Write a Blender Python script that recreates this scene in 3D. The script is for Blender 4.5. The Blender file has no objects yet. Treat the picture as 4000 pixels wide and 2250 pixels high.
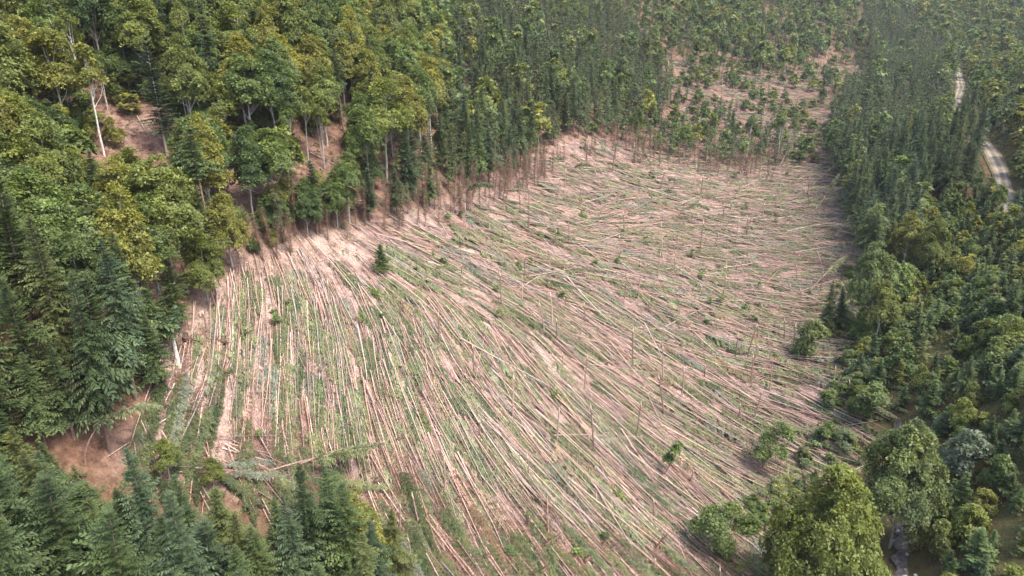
import bpy, math, random
import numpy as np

# ------------------------------------------------------------------ camera, light, exposure
scn = bpy.context.scene
C = scn.collection
TH = math.radians(22.0)      # camera pitch below the horizon
FPX = 1835.0                 # focal length in units of a 2576 px wide frame
CAMZ = 100.0
cam_data = bpy.data.cameras.new("camera")
cam = bpy.data.objects.new("camera", cam_data)
C.objects.link(cam)
cam.location = (0, 0, CAMZ)
cam.rotation_euler = (math.radians(90) - TH, 0, 0)
cam_data.sensor_width = 36.0
cam_data.lens = 36.0 * FPX / 2576.0
cam_data.clip_start = 1.0
cam_data.clip_end = 6000.0
scn.camera = cam

SUN_DIR = np.array([0.40, -0.30, 0.87]); SUN_DIR = SUN_DIR / np.linalg.norm(SUN_DIR)
SUN_EL = math.asin(SUN_DIR[2])
SUN_AZ = math.atan2(SUN_DIR[0], SUN_DIR[1])
world = bpy.data.worlds.new("World")
scn.world = world
world.use_nodes = True
wn = world.node_tree.nodes
sky = wn.new("ShaderNodeTexSky")
sky.sky_type = 'NISHITA'
sky.sun_disc = False
sky.sun_elevation = SUN_EL
sky.sun_rotation = SUN_AZ
sky.air_density = 1.0
sky.dust_density = 4.0
sky.ozone_density = 0.6
world.node_tree.links.new(sky.outputs[0], wn["Background"].inputs[0])
wn["Background"].inputs[1].default_value = 0.15
sun_data = bpy.data.lights.new("sun", 'SUN')
sun_data.energy = 1.5
sun_data.angle = math.radians(14)
sun_data.color = (1.0, 0.95, 0.87)
sun = bpy.data.objects.new("sun", sun_data)
C.objects.link(sun)
from mathutils import Vector, Matrix
sun.rotation_euler = Vector(-SUN_DIR).to_track_quat('-Z', 'Y').to_euler()
scn.view_settings.view_transform = 'Standard'
scn.view_settings.look = 'None'
scn.view_settings.exposure = 1.66
scn.view_settings.gamma = 1.0
scn.cycles.max_bounces = 8
scn.cycles.diffuse_bounces = 4
scn.cycles.transmission_bounces = 4
scn.cycles.transparent_max_bounces = 4
scn.cycles.volume_bounces = 0
scn.cycles.use_denoising = True
HAZE = 0.00007

R = np.random.default_rng(11)
random.seed(11)

# ------------------------------------------------------------------ picture ray <-> world
CT, ST = math.cos(TH), math.sin(TH)
def ray(u, v):
    a = (np.asarray(u, float) - 1288) / FPX
    b = (724.5 - np.asarray(v, float)) / FPX
    return a, CT + b * ST, -ST + b * CT
def project(X, Y, Z):
    z = np.asarray(Z, float) - CAMZ
    d = Y * CT - z * ST
    up = Y * ST + z * CT
    dd = np.where(d > 1, d, 1)
    return np.where(d > 1, 1288 + FPX * X / dd, -9e3), np.where(d > 1, 724.5 - FPX * up / dd, 9e3), d

# ------------------------------------------------------------------ terrain: a valley, surveyed points joined by a thin plate
CTRL = [(1288,1449,108),(1288,1250,122),(2290,1400,126),(2576,1000,130),(2576,1300,108),(2576,700,178),(2576,500,230),(2505,440,262),(2470,345,300),(2420,230,420),
 (2290,85,720),(2576,0,800),(2576,200,430),(1288,0,520),(1650,0,620),(2000,0,760),(300,0,250),(700,0,290),(1000,0,400),(0,0,210),(240,400,150),(370,320,165),(640,500,160),
 (430,900,115),(350,1180,103),(780,650,158),(1288,900,155),(1288,600,208),(1288,450,250),(2000,450,330),(2100,700,222),(2050,1050,160),(1850,1300,130),(2130,200,570),
 (1700,200,450),(1450,330,305),(1700,400,330),(2400,300,390),(900,250,215),(1150,300,280),(100,1300,93),(800,1400,104),(0,700,108),(0,300,155),(0,1000,95),(600,1150,113),
 (900,1000,128),(1600,700,205),(1700,1000,165),(2180,1050,155),(2250,1230,138),(2150,850,188),(2290,600,240),(2250,350,375),(700,250,195),(1100,1500,102)]
EXTRA = [(-200,100,30),(-260,300,120),(-300,600,200),(-200,900,160),(200,1100,90),(500,1200,130),(900,1200,180),(700,600,130),(400,200,100),(300,100,90),(250,0,70),(60,40,0),
 (0,30,15),(-60,30,40),(-150,0,60),(0,1600,220),(800,1800,260),(-600,600,300),(150,-150,10),(-300,-150,120),(400,-150,120),(1300,900,260),(-700,1600,350)]
SCL = 100.0
def tps(r): return np.where(r > 0, r * r * np.log(np.maximum(r, 1e-9)), 0)
_pts = []
for u, v, t in CTRL:
    a, y, z = ray(u, v)
    _pts.append((a * t, y * t, CAMZ + z * t))
_pts = np.array(_pts + EXTRA, float)
_n = len(_pts)
_A = np.zeros((_n + 3, _n + 3))
_A[:_n, :_n] = tps(np.linalg.norm(_pts[:, None, :2] - _pts[None, :, :2], axis=2) / SCL) + np.eye(_n) * 0.02
_A[:_n, _n:] = np.c_[np.ones(_n), _pts[:, :2] / SCL]
_A[_n:, :_n] = _A[:_n, _n:].T
_w = np.linalg.solve(_A, np.r_[_pts[:, 2], 0, 0, 0])
def smooth_height(X, Y):
    sh = X.shape; X = X.ravel(); Y = Y.ravel(); out = np.empty(X.size)
    for i in range(0, X.size, 20000):
        x = X[i:i+20000]; y = Y[i:i+20000]
        out[i:i+20000] = tps(np.hypot(x[:, None] - _pts[None, :, 0], y[:, None] - _pts[None, :, 1]) / SCL) @ _w[:-3] + _w[-3] + _w[-2] * x / SCL + _w[-1] * y / SCL
    return out.reshape(sh)
def axis(lo, a, b, hi, step, grow):
    mid = np.arange(a, b, step); up = [b]; s = step
    while up[-1] < hi: s *= grow; up.append(up[-1] + s)
    dn = [a]; s = step
    while dn[-1] > lo: s *= grow; dn.append(dn[-1] - s)
    return np.r_[dn[:0:-1], mid, up]
GX = axis(-900, -120, 170, 1600, 1.5, 1.035)
GY = axis(-200, 60, 330, 2600, 1.5, 1.02)
XX, YY = np.meshgrid(GX, GY)
ZZ = smooth_height(XX, YY)
def wob(X, Y):
    return (np.sin(X * .31 + 1.3 * np.sin(Y * .17)) * np.sin(Y * .27 + 1.1 * np.sin(X * .13)) * .35
            + np.sin(X * .9 + Y * .33 + np.sin(Y * .5)) * np.sin(Y * .83 - X * .21) * .14 + np.sin(X * .05 + 2) * np.sin(Y * .06) * .9)
ZZ = ZZ + wob(XX, YY)
def interp(G, X, Y):
    X = np.asarray(X, float); Y = np.asarray(Y, float)
    i = np.clip(np.searchsorted(GX, X) - 1, 0, len(GX) - 2); j = np.clip(np.searchsorted(GY, Y) - 1, 0, len(GY) - 2)
    fx = np.clip((X - GX[i]) / (GX[i+1] - GX[i]), 0, 1); fy = np.clip((Y - GY[j]) / (GY[j+1] - GY[j]), 0, 1)
    return (G[j, i] * (1-fx) + G[j, i+1] * fx) * (1-fy) + (G[j+1, i] * (1-fx) + G[j+1, i+1] * fx) * fy
def height(X, Y): return interp(ZZ, X, Y)
def ground(u, v):
    """Where the sight line through picture point (u, v) of the 2576 px frame meets the ground."""
    u = np.atleast_1d(np.asarray(u, float)); v = np.atleast_1d(np.asarray(v, float))
    a, y, z = ray(u, v)
    T = np.full(u.shape, np.nan); t = 45.0
    while t < 1500:
        hit = np.isnan(T) & (height(a * t, y * t) > CAMZ + z * t); T[hit] = t; t *= 1.006
    T = np.where(np.isnan(T), 1200, T)
    lo = T / 1.006; hi = T.copy()
    for _ in range(12):
        m = (lo + hi) / 2; h = height(a * m, y * m) > CAMZ + z * m
        hi = np.where(h, m, hi); lo = np.where(h, lo, m)
    return a * hi, y * hi, height(a * hi, y * hi)
def inside(poly, u, v):
    u = np.asarray(u, float); v = np.asarray(v, float); c = np.zeros(u.shape, bool); n = len(poly)
    for k in range(n):
        x1, y1 = poly[k]; x2, y2 = poly[(k+1) % n]
        if y1 == y2: continue
        c ^= ((y1 > v) != (y2 > v)) & (u < (x2 - x1) * (v - y1) / (y2 - y1) + x1)
    return c
def seg_dist(X, Y, line):
    d = np.full(np.shape(X), 1e9); s_at = np.zeros(np.shape(X)); acc = 0
    for (x1, y1), (x2, y2) in zip(line[:-1], line[1:]):
        L = math.hypot(x2 - x1, y2 - y1)
        t = np.clip(((X - x1) * (x2 - x1) + (Y - y1) * (y2 - y1)) / (L * L), 0, 1)
        q = np.hypot(X - x1 - t * (x2 - x1), Y - y1 - t * (y2 - y1))
        s_at = np.where(q < d, acc + t * L, s_at); d = np.minimum(d, q); acc += L
    return d, s_at
def smooth_line(pts, n=8):
    P = np.array(pts, float); P = np.vstack([2*P[0]-P[1], P, 2*P[-1]-P[-2]]); out = []
    for i in range(1, len(P) - 2):
        for t in np.linspace(0, 1, n, endpoint=False):
            out.append(.5 * (2*P[i] + (P[i+1]-P[i-1])*t + (2*P[i-1]-5*P[i]+4*P[i+1]-P[i+2])*t*t + (3*P[i]-P[i-1]-3*P[i+1]+P[i+2])*t**3))
    out.append(P[-2]); return np.array(out)

# the stream bed and the forest road are cut into the slope
_sx, _sy, _ = ground(*zip(*[(2292,1600),(2280,1440),(2278,1375),(2285,1320),(2303,1265),(2318,1200),(2300,1120),(2262,1050)]))
STREAM = smooth_line(np.c_[_sx, _sy])
_rx, _ry, _ = ground(*zip(*[(2560,560),(2530,490),(2520,440),(2500,392),(2468,340),(2440,300),(2408,258),(2418,210),(2400,165),(2345,125),(2292,86),(2270,60)]))
ROAD = smooth_line(np.c_[_rx, _ry])
_ds, _ = seg_dist(XX, YY, STREAM)
ZZ = ZZ - 1.3 * np.exp(-(_ds / 2.2) ** 2)
ROADZ = height(ROAD[:, 0], ROAD[:, 1])
for _ in range(30): ROADZ[1:-1] = (ROADZ[:-2] + 2 * ROADZ[1:-1] + ROADZ[2:]) / 4
_dr, _sr = seg_dist(XX, YY, ROAD)
_arc = np.r_[0, np.cumsum(np.hypot(*np.diff(ROAD, axis=0).T))]
_k = np.clip((7.5 - _dr) / 3.0, 0, 1)
ZZ = ZZ * (1 - _k) + np.interp(_sr, _arc, ROADZ - .25) * _k

# ------------------------------------------------------------------ zones, as ground areas
CLEAR = [(392,870),(470,805),(530,735),(580,650),(680,612),(780,585),(850,555),(1000,540),(1110,515),(1200,490),(1290,455),(1330,420),(1400,375),(1530,352),(1690,395),(1760,400),(1900,395),
         (2040,425),(2105,470),(2120,600),(2140,660),(2140,760),(2050,760),(2020,850),(2090,900),(2080,1000),(2070,1070),(2050,1140),(1960,1215),(1880,1250),(1790,1230),(1730,1340),(1790,1449),
         (1790,1700),(1050,1700),(1035,1449),(1030,1250),(930,1200),(890,1130),(740,1165),(700,1215),(580,1200),(555,1135),(480,1115),(405,1100),(400,1000)]
UPPER = [(1650,150),(1760,160),(1900,190),(2010,190),(2090,150),(2170,170),(2200,215),(2110,260),(2060,330),(2060,420),(1900,395),(1760,400),(1690,395),(1640,330),(1700,260)]
BARE_TOP = [(1540,-5),(1590,-5),(1600,30),(1560,35)]
# ground polygons for the stands (first match wins)
Z_POLY = [
 ("island", [(1520,348),(1580,310),(1680,320),(1760,300),(1860,320),(1960,355),(2050,385),(2055,425),(1960,425),(1900,408),(1820,425),(1740,405),(1690,398),(1600,372)]),
 ("clear", [(380,860),(470,790),(540,720),(600,640),(690,605),(800,580),(950,545),(1100,505),(1200,480),(1290,440),(1330,405),(1400,360),(1530,340),(1690,385),(1760,390),(1900,385),
            (2050,415),(2115,465),(2135,600),(2150,670),(2170,800),(2140,900),(2150,1000),(2140,1100),(2060,1250),(1950,1400),(1900,1500),(1900,1900),(1080,1900),(1050,1560),(1045,1449),(1035,1330),(900,1270),(700,1290),
            (540,1240),(400,1215),(270,1200),(300,1120),(390,1050),(400,980)]),
 ("upper", [(1650,140),(1760,150),(1900,180),(2010,180),(2090,140),(2180,160),(2210,220),(2120,265),(2080,330),(2075,420),(1900,392),(1760,397),(1690,392),(1640,330),(1690,260)]),
 ("front", [(-500,1170),(100,1230),(270,1205),(400,1218),(540,1245),(700,1295),(900,1275),(1040,1335),(1055,1560),(1090,2100),(-700,2100)]),
 ("firs",  [(-500,760),(100,800),(330,850),(385,860),(405,980),(395,1055),(300,1125),(270,1205),(100,1230),(-500,1170)]),
 ("beech", [(-500,-200),(1000,-200),(1095,60),(1120,180),(1130,300),(1090,400),(1010,470),(870,540),(700,605),(600,645),(540,725),(385,860),(330,850),(100,800),(-500,760)]),
 ("edge",  [(1130,300),(1240,330),(1400,330),(1530,335),(1400,365),(1290,445),(1200,485),(950,548),(870,540),(1010,470),(1090,400)]),
 ("spruce",[(1000,-200),(1540,-200),(1550,60),(1640,150),(1690,260),(1640,330),(1530,340),(1400,330),(1240,330),(1130,300),(1120,180),(1095,60)]),
 ("thin",  [(1540,-200),(2130,-200),(2160,60),(2180,160),(2090,140),(2010,180),(1900,180),(1760,150),(1650,140),(1550,60)]),
 ("valley",[(2180,60),(2280,40),(2330,140),(2400,190),(2400,260),(2440,310),(2480,390),(2500,450),(2490,490),(2340,520),(2260,640),(2200,720),(2160,680),(2140,600),(2118,465),(2078,420),(2083,330),(2125,265),(2215,220),(2180,160)]),
 ("far",   [(2130,-200),(3100,-200),(3100,480),(2540,500),(2500,390),(2440,290),(2410,180),(2330,130),(2285,40),(2180,60)]),
 ("young", [(2270,640),(2345,525),(2490,492),(2540,500),(3100,480),(3100,2000),(2200,2000),(2255,1449),(2270,1320),(2295,1240),(2215,1110),(2130,1010),(2130,900),(2175,800),(2200,725)]),
]
ZN = {n: i for i, (n, _) in enumerate(Z_POLY)}
def zone_of(u, v, d):
    z = np.full(np.shape(u), -1)
    for i, (n, p) in enumerate(Z_POLY):
        z = np.where((z < 0) & (d > 1) & inside(p, u, v), i, z)
    return z

# ------------------------------------------------------------------ mesh helpers
def new_mesh(name, V, Q, cols, mats, midx=None, smooth=False):
    """One mesh from vertices, quads (a repeated last index makes a triangle) and a colour per face."""
    me = bpy.data.meshes.new(name)
    V = np.asarray(V, np.float32); Q = np.asarray(Q, np.int32)
    tri = Q[:, 2] == Q[:, 3]
    cnt = np.where(tri, 3, 4)
    keep = np.ones(Q.shape, bool); keep[tri, 3] = False
    me.vertices.add(len(V)); me.vertices.foreach_set("co", V.ravel())
    flat = Q[keep]
    me.loops.add(len(flat)); me.loops.foreach_set("vertex_index", flat)
    me.polygons.add(len(Q))
    st = np.r_[0, np.cumsum(cnt)[:-1]].astype(np.int32)
    me.polygons.foreach_set("loop_start", st); me.polygons.foreach_set("loop_total", cnt.astype(np.int32))
    for m in mats: me.materials.append(m)
    if midx is not None: me.polygons.foreach_set("material_index", np.asarray(midx, np.int32))
    if smooth: me.polygons.foreach_set("use_smooth", np.ones(len(Q), bool))
    at = me.attributes.new("leafcol", 'FLOAT_COLOR', 'FACE')
    c = np.ones((len(Q), 4), np.float32); c[:, :3] = cols
    at.data.foreach_set("color", c.ravel())
    me.update(calc_edges=True); me.validate()
    return me

class Geo:
    """Collects vertices, quads, colours and material indices."""
    def __init__(s): s.V = []; s.Q = []; s.C = []; s.M = []; s.n = 0
    def add(s, V, Q, col=(1, 1, 1), m=0):
        V = np.asarray(V, float).reshape(-1, 3); Q = np.asarray(Q, int).reshape(-1, 4)
        s.V.append(V); s.Q.append(Q + s.n); s.n += len(V)
        c = np.empty((len(Q), 3)); c[:] = col; s.C.append(c); s.M.append(np.full(len(Q), m))
    def quads(s, P, col=(1, 1, 1), m=0):     # P: (N,4,3)
        P = np.asarray(P, float)
        if len(P): s.add(P.reshape(-1, 3), np.arange(len(P) * 4).reshape(-1, 4), col, m)
    def tube(s, P, rad, sides=7, col=(1, 1, 1), m=0, cap=True):
        P = np.asarray(P, float); rad = np.broadcast_to(np.asarray(rad, float), (len(P),))
        T = np.gradient(P, axis=0); T /= np.linalg.norm(T, axis=1)[:, None] + 1e-9
        ref = np.array([1, 0, 0]) if abs(T[0, 2]) > .7 else np.array([0, 0, 1])
        A = np.cross(T, ref); A /= np.linalg.norm(A, axis=1)[:, None] + 1e-9; B = np.cross(T, A)
        th = np.arange(sides) * 2 * np.pi / sides
        V = P[:, None] + rad[:, None, None] * (A[:, None] * np.cos(th)[None, :, None] + B[:, None] * np.sin(th)[None, :, None])
        n = len(P); i = np.arange(n - 1)[:, None] * sides; j = np.arange(sides)[None]; k = (j + 1) % sides
        Q = np.stack([i + j, i + k, i + sides + k, i + sides + j], -1).reshape(-1, 4)
        s.add(V.reshape(-1, 3), Q, col, m)
        if cap:
            for e in (0, n - 1):
                s.add(np.vstack([V[e], P[e]]), [[q, (q + 1) % sides, sides, sides] for q in range(sides)], col, m)
    def sticks(s, A, B, r, col, m=0):        # three-sided slivers from A to B (N,3)
        A = np.asarray(A, float); B = np.asarray(B, float); D = B - A
        S = np.cross(D, [0.13, 0.2, 1]); S /= np.linalg.norm(S, axis=1)[:, None] + 1e-9
        U = np.cross(S, D); U /= np.linalg.norm(U, axis=1)[:, None] + 1e-9
        r = np.broadcast_to(np.asarray(r, float), (len(A),))[:, None]
        o = [S * r, -.5 * S * r + .87 * U * r, -.5 * S * r - .87 * U * r]
        V = np.stack([A + o[0], A + o[1], A + o[2], B + .5 * o[0], B + .5 * o[1], B + .5 * o[2]], 1)
        b = np.arange(len(A))[:, None, None] * 6
        Q = (b + np.array([[0, 1, 4, 3], [1, 2, 5, 4], [2, 0, 3, 5]])[None]).reshape(-1, 4)
        c = np.repeat(np.broadcast_to(np.asarray(col, float), (len(A), 3)), 3, axis=0)
        s.add(V.reshape(-1, 3), Q, 1, m); s.C[-1][:] = c
    def mesh(s, name, mats, smooth=False):
        return new_mesh(name, np.vstack(s.V), np.vstack(s.Q), np.vstack(s.C), mats, np.concatenate(s.M), smooth)

# ------------------------------------------------------------------ materials
def mat(name):
    m = bpy.data.materials.new(name); m.use_nodes = True
    nt = m.node_tree; nt.nodes.clear()
    return m, nt, nt.nodes, nt.links
def mix_color(N, L, a, b, fac=None, mode='MIX'):
    x = N.new("ShaderNodeMix"); x.data_type = 'RGBA'; x.blend_type = mode
    x.inputs[0].default_value = 1.0
    if fac is not None:
        if hasattr(fac, 'is_output'): L.new(fac, x.inputs[0])
        else: x.inputs[0].default_value = fac
    for s, i in ((a, 6), (b, 7)):
        if hasattr(s, 'is_output'): L.new(s, x.inputs[i])
        else: x.inputs[i].default_value = (*s, 1)
    return x.outputs[2]
def noise(N, L, scale, detail=4, rough=.55, coord=None, out=0):
    n = N.new("ShaderNodeTexNoise"); n.inputs["Scale"].default_value = scale; n.inputs["Detail"].default_value = detail; n.inputs["Roughness"].default_value = rough
    if coord is not None: L.new(coord, n.inputs["Vector"])
    return n.outputs[out]
def ramp(N, L, fac, stops):
    r = N.new("ShaderNodeValToRGB"); L.new(fac, r.inputs[0]); e = r.color_ramp.elements
    while len(e) < len(stops): e.new(.5)
    for k, (p, c) in enumerate(stops): e[k].position = p; e[k].color = (*c, 1)
    return r.outputs[0]
def leaf_material(name, trans=.3, rough=.6, spec=.25):
    m, nt, N, L = mat(name)
    oi = N.new("ShaderNodeObjectInfo"); at = N.new("ShaderNodeAttribute"); at.attribute_name = "leafcol"
    geo = N.new("ShaderNodeNewGeometry")
    c = mix_color(N, L, oi.outputs["Color"], at.outputs["Color"], 1.0, 'MULTIPLY')
    f = noise(N, L, .45, 3, .6, geo.outputs["Position"])
    v = ramp(N, L, f, [(.3, (.72, .78, .82)), (.7, (1.22, 1.16, 1.02))])
    c = mix_color(N, L, c, v, 1.0, 'MULTIPLY')
    p = N.new("ShaderNodeBsdfPrincipled"); L.new(c, p.inputs["Base Color"]); p.inputs["Roughness"].default_value = rough
    p.inputs["Specular IOR Level"].default_value = spec
    t = N.new("ShaderNodeBsdfTranslucent"); L.new(mix_color(N, L, c, (1.25, 1.2, .55), 1.0, 'MULTIPLY'), t.inputs[0])
    mx = N.new("ShaderNodeMixShader"); mx.inputs[0].default_value = trans
    L.new(p.outputs[0], mx.inputs[1]); L.new(t.outputs[0], mx.inputs[2])
    o = N.new("ShaderNodeOutputMaterial"); L.new(mx.outputs[0], o.inputs[0]); return m
def bark_material(name, scale=3.0, lo=.62, hi=1.25, rough=.85):
    m, nt, N, L = mat(name)
    oi = N.new("ShaderNodeObjectInfo"); at = N.new("ShaderNodeAttribute"); at.attribute_name = "leafcol"
    geo = N.new("ShaderNodeNewGeometry")
    c = mix_color(N, L, oi.outputs["Color"], at.outputs["Color"], 1.0, 'MULTIPLY')
    f = noise(N, L, scale, 5, .65, geo.outputs["Position"])
    v = ramp(N, L, f, [(.32, (lo, lo * .96, lo * .92)), (.68, (hi, hi, hi))])
    c = mix_color(N, L, c, v, 1.0, 'MULTIPLY')
    p = N.new("ShaderNodeBsdfPrincipled"); L.new(c, p.inputs["Base Color"]); p.inputs["Roughness"].default_value = rough
    p.inputs["Specular IOR Level"].default_value = .2
    b = N.new("ShaderNodeBump"); b.inputs["Strength"].default_value = .4; b.inputs["Distance"].default_value = .05
    L.new(noise(N, L, 14, 3, .6, geo.outputs["Position"]), b.inputs["Height"]); L.new(b.outputs[0], p.inputs["Normal"])
    o = N.new("ShaderNodeOutputMaterial"); L.new(p.outputs[0], o.inputs[0]); return m
M_NEEDLE = leaf_material("spruce_needles", .22, .6, .25)
M_LEAF = leaf_material("broad_leaves", .34, .5, .35)
M_BARK = bark_material("bark")
M_WOOD = bark_material("fresh_wood", 6, .8, 1.1)

def ground_material():
    m, nt, N, L = mat("forest_ground")
    geo = N.new("ShaderNodeNewGeometry"); P = geo.outputs["Position"]
    at = N.new("ShaderNodeAttribute"); at.attribute_name = "cover"     # r: open clearing, g: green undergrowth, b: trodden pale soil
    sep = N.new("ShaderNodeSeparateColor"); L.new(at.outputs["Color"], sep.inputs[0])
    big = noise(N, L, .09, 5, .6, P); mid = noise(N, L, .55, 6, .65, P); fine = noise(N, L, 3.2, 5, .7, P)
    litter = ramp(N, L, mid, [(.30, (.07, .041, .033)), (.42, (.20, .127, .104)), (.56, (.32, .215, .18)), (.74, (.42, .305, .258))])
    needles = ramp(N, L, fine, [(.30, (.50, .44, .40)), (.50, (.95, .93, .92)), (.70, (1.30, 1.28, 1.24))])
    clear = mix_color(N, L, litter, needles, 1.0, 'MULTIPLY')
    pale = ramp(N, L, fine, [(.3, (.30, .22, .18)), (.7, (.58, .47, .405))])
    pm = N.new("ShaderNodeMath"); pm.operation = 'MULTIPLY'; L.new(sep.outputs[2], pm.inputs[0]); L.new(ramp(N, L, big, [(.40, (0, 0, 0)), (.60, (1, 1, 1))]), pm.inputs[1])
    clear = mix_color(N, L, clear, pale, pm.outputs[0])
    floor = ramp(N, L, mid, [(.30, (.055, .032, .022)), (.5, (.15, .085, .058)), (.7, (.26, .16, .115))])
    floor = mix_color(N, L, floor, needles, .7, 'MULTIPLY')
    green = ramp(N, L, fine, [(.3, (.035, .042, .016)), (.55, (.085, .09, .034)), (.75, (.14, .10, .055))])
    gm = N.new("ShaderNodeMath"); gm.operation = 'MULTIPLY'; L.new(sep.outputs[1], gm.inputs[0]); L.new(ramp(N, L, mid, [(.36, (.25, .25, .25)), (.55, (1, 1, 1))]), gm.inputs[1])
    base = mix_color(N, L, floor, clear, sep.outputs[0])
    base = mix_color(N, L, base, green, gm.outputs[0])
    p = N.new("ShaderNodeBsdfPrincipled"); L.new(base, p.inputs["Base Color"]); p.inputs["Roughness"].default_value = .95; p.inputs["Specular IOR Level"].default_value = .1
    b = N.new("ShaderNodeBump"); b.inputs["Strength"].default_value = .7; b.inputs["Distance"].default_value = .35
    L.new(fine, b.inputs["Height"]); L.new(b.outputs[0], p.inputs["Normal"])
    o = N.new("ShaderNodeOutputMaterial"); L.new(p.outputs[0], o.inputs[0]); return m
def simple_material(name, stops, scale, rough=.9, bump=.4, dist=.1, spec=.2, coord_scale=None):
    m, nt, N, L = mat(name); geo = N.new("ShaderNodeNewGeometry"); P = geo.outputs["Position"]
    f = noise(N, L, scale, 6, .65, P); at = N.new("ShaderNodeAttribute"); at.attribute_name = "leafcol"
    p = N.new("ShaderNodeBsdfPrincipled"); L.new(mix_color(N, L, ramp(N, L, f, stops), at.outputs["Color"], 1.0, 'MULTIPLY'), p.inputs["Base Color"]); p.inputs["Roughness"].default_value = rough; p.inputs["Specular IOR Level"].default_value = spec
    b = N.new("ShaderNodeBump"); b.inputs["Strength"].default_value = bump; b.inputs["Distance"].default_value = dist
    L.new(noise(N, L, scale * 4, 4, .6, P), b.inputs["Height"]); L.new(b.outputs[0], p.inputs["Normal"])
    o = N.new("ShaderNodeOutputMaterial"); L.new(p.outputs[0], o.inputs[0]); return m

def tag(o, label=None, cat=None, group=None, kind=None):
    for k, v in (("label", label), ("category", cat), ("group", group), ("kind", kind)):
        if v: o[k] = v
    return o
def link(name, me, loc=(0, 0, 0), parent=None, color=None):
    o = bpy.data.objects.new(name, me); C.objects.link(o); o.location = loc
    if parent is not None: o.parent = parent
    if color is not None: o.color = (*color, 1)
    return o

# ------------------------------------------------------------------ the setting: ground, road, stream
ny, nx = ZZ.shape
_uu, _vv, _dd = project(XX, YY, ZZ)
zone_g = zone_of(_uu, _vv, _dd)
open_g = np.isin(zone_g, [ZN["clear"]]).astype(float) + .5 * np.isin(zone_g, [ZN["upper"], ZN["island"]]) + .25 * np.isin(zone_g, [ZN["beech"], ZN["thin"]]) + .4 * (zone_g == ZN["edge"])
green_g = (np.isin(zone_g, [ZN["young"], ZN["far"]])).astype(float) * 1.0 + .25 * np.isin(zone_g, [ZN["valley"]]) + .8 * (zone_g < 0) + .3 * np.isin(zone_g, [ZN["front"], ZN["thin"]])
pale_g = (zone_g == ZN["clear"]) * .6
for (u, v, r, g) in [(370, 320, 7, 1.0), (640, 510, 7, 1.0), (250, 300, 5, .7), (690, 300, 6, .6)]:
    px, py, _z = ground(u, v); q = np.exp(-((XX - px[0]) ** 2 + (YY - py[0]) ** 2) / (2 * r * r)) * g
    open_g = np.maximum(open_g, q)
def blur(G, n=2):
    for _ in range(n):
        G[1:-1, 1:-1] = (G[1:-1, 1:-1] * 2 + G[:-2, 1:-1] + G[2:, 1:-1] + G[1:-1, :-2] + G[1:-1, 2:]) / 6
    return G
open_g = blur(open_g, 3); green_g = blur(green_g, 3); pale_g = blur(pale_g, 3)
_i = (np.arange(ny - 1)[:, None] * nx + np.arange(nx - 1)[None]).ravel()
gm = bpy.data.meshes.new("ground")
_V = np.c_[XX.ravel(), YY.ravel(), ZZ.ravel()].astype(np.float32); _Q = np.stack([_i, _i + 1, _i + nx + 1, _i + nx], 1).astype(np.int32)
gm.vertices.add(len(_V)); gm.vertices.foreach_set("co", _V.ravel())
gm.loops.add(_Q.size); gm.loops.foreach_set("vertex_index", _Q.ravel())
gm.polygons.add(len(_Q)); gm.polygons.foreach_set("loop_start", np.arange(len(_Q), dtype=np.int32) * 4); gm.polygons.foreach_set("loop_total", np.full(len(_Q), 4, np.int32))
gm.polygons.foreach_set("use_smooth", np.ones(len(_Q), bool))
ca = gm.attributes.new("cover", 'FLOAT_COLOR', 'POINT')
ca.data.foreach_set("color", np.c_[open_g.ravel(), green_g.ravel(), pale_g.ravel(), np.ones(ny * nx)].astype(np.float32).ravel())
gm.materials.append(ground_material()); gm.update(calc_edges=True)
tag(link("ground", gm), "pinkish brown hillside covered with needle litter and torn soil", "ground", kind="structure")

def ribbon(name, line, zs, half, mats, offs=(-1, -.5, 0, .5, 1), sag=(-.5, 0, .04, 0, -.5), tones=None):
    T = np.gradient(line, axis=0); T /= np.linalg.norm(T, axis=1)[:, None]; Nn = np.c_[-T[:, 1], T[:, 0]]
    V = []
    half = np.broadcast_to(half, (len(line),))
    for o, s in zip(offs, sag):
        V.append(np.c_[line + Nn * (o * half)[:, None], zs + s])
    V = np.stack(V, 1); k = len(offs); n = len(line)
    Q = [[a * k + b, a * k + b + 1, (a + 1) * k + b + 1, (a + 1) * k + b] for a in range(n - 1) for b in range(k - 1)]
    return new_mesh(name, V.reshape(-1, 3), Q, 1 if tones is None else np.tile(np.array(tones), (n - 1, 1)), mats, None, True)
M_ROAD = simple_material("gravel", [(.3, (.16, .13, .10)), (.5, (.26, .22, .18)), (.7, (.34, .295, .25))], .7, .95, .5, .12)
road = ribbon("gravel_road", ROAD, ROADZ + .12, 2.6 + .25 * np.sin(np.arange(len(ROAD)) * .35), [M_ROAD], (-1.25, -.95, -.6, -.25, .25, .6, .95, 1.25), (-.5, -.02, 0, -.03, .05, -.03, 0, -.02), [(.42, .46, .26), (.85, .80, .72), (1.25, 1.25, 1.25), (.80, .82, .66), (1.25, 1.25, 1.25), (.85, .80, .72), (.42, .46, .26)])
tag(link("gravel_road", road), "pale gravel forest road winding between the spruces", "road", kind="structure")
M_STREAM = simple_material("stream_bed", [(.30, (.035, .028, .026)), (.48, (.09, .074, .07)), (.62, (.17, .148, .145)), (.75, (.33, .315, .315))], 1.3, .45, .8, .25, .5)
_sz = height(STREAM[:, 0], STREAM[:, 1])
for _ in range(4): _sz[1:-1] = (_sz[:-2] + 2 * _sz[1:-1] + _sz[2:]) / 4
stream = ribbon("stream_water", STREAM, _sz + .35, 1.5 + .5 * np.sin(np.arange(len(STREAM)) * 1.1), [M_STREAM])
tag(link("stream_water", stream), "narrow stony stream with grey cobbles running down the gully", "stream", kind="structure")

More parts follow.
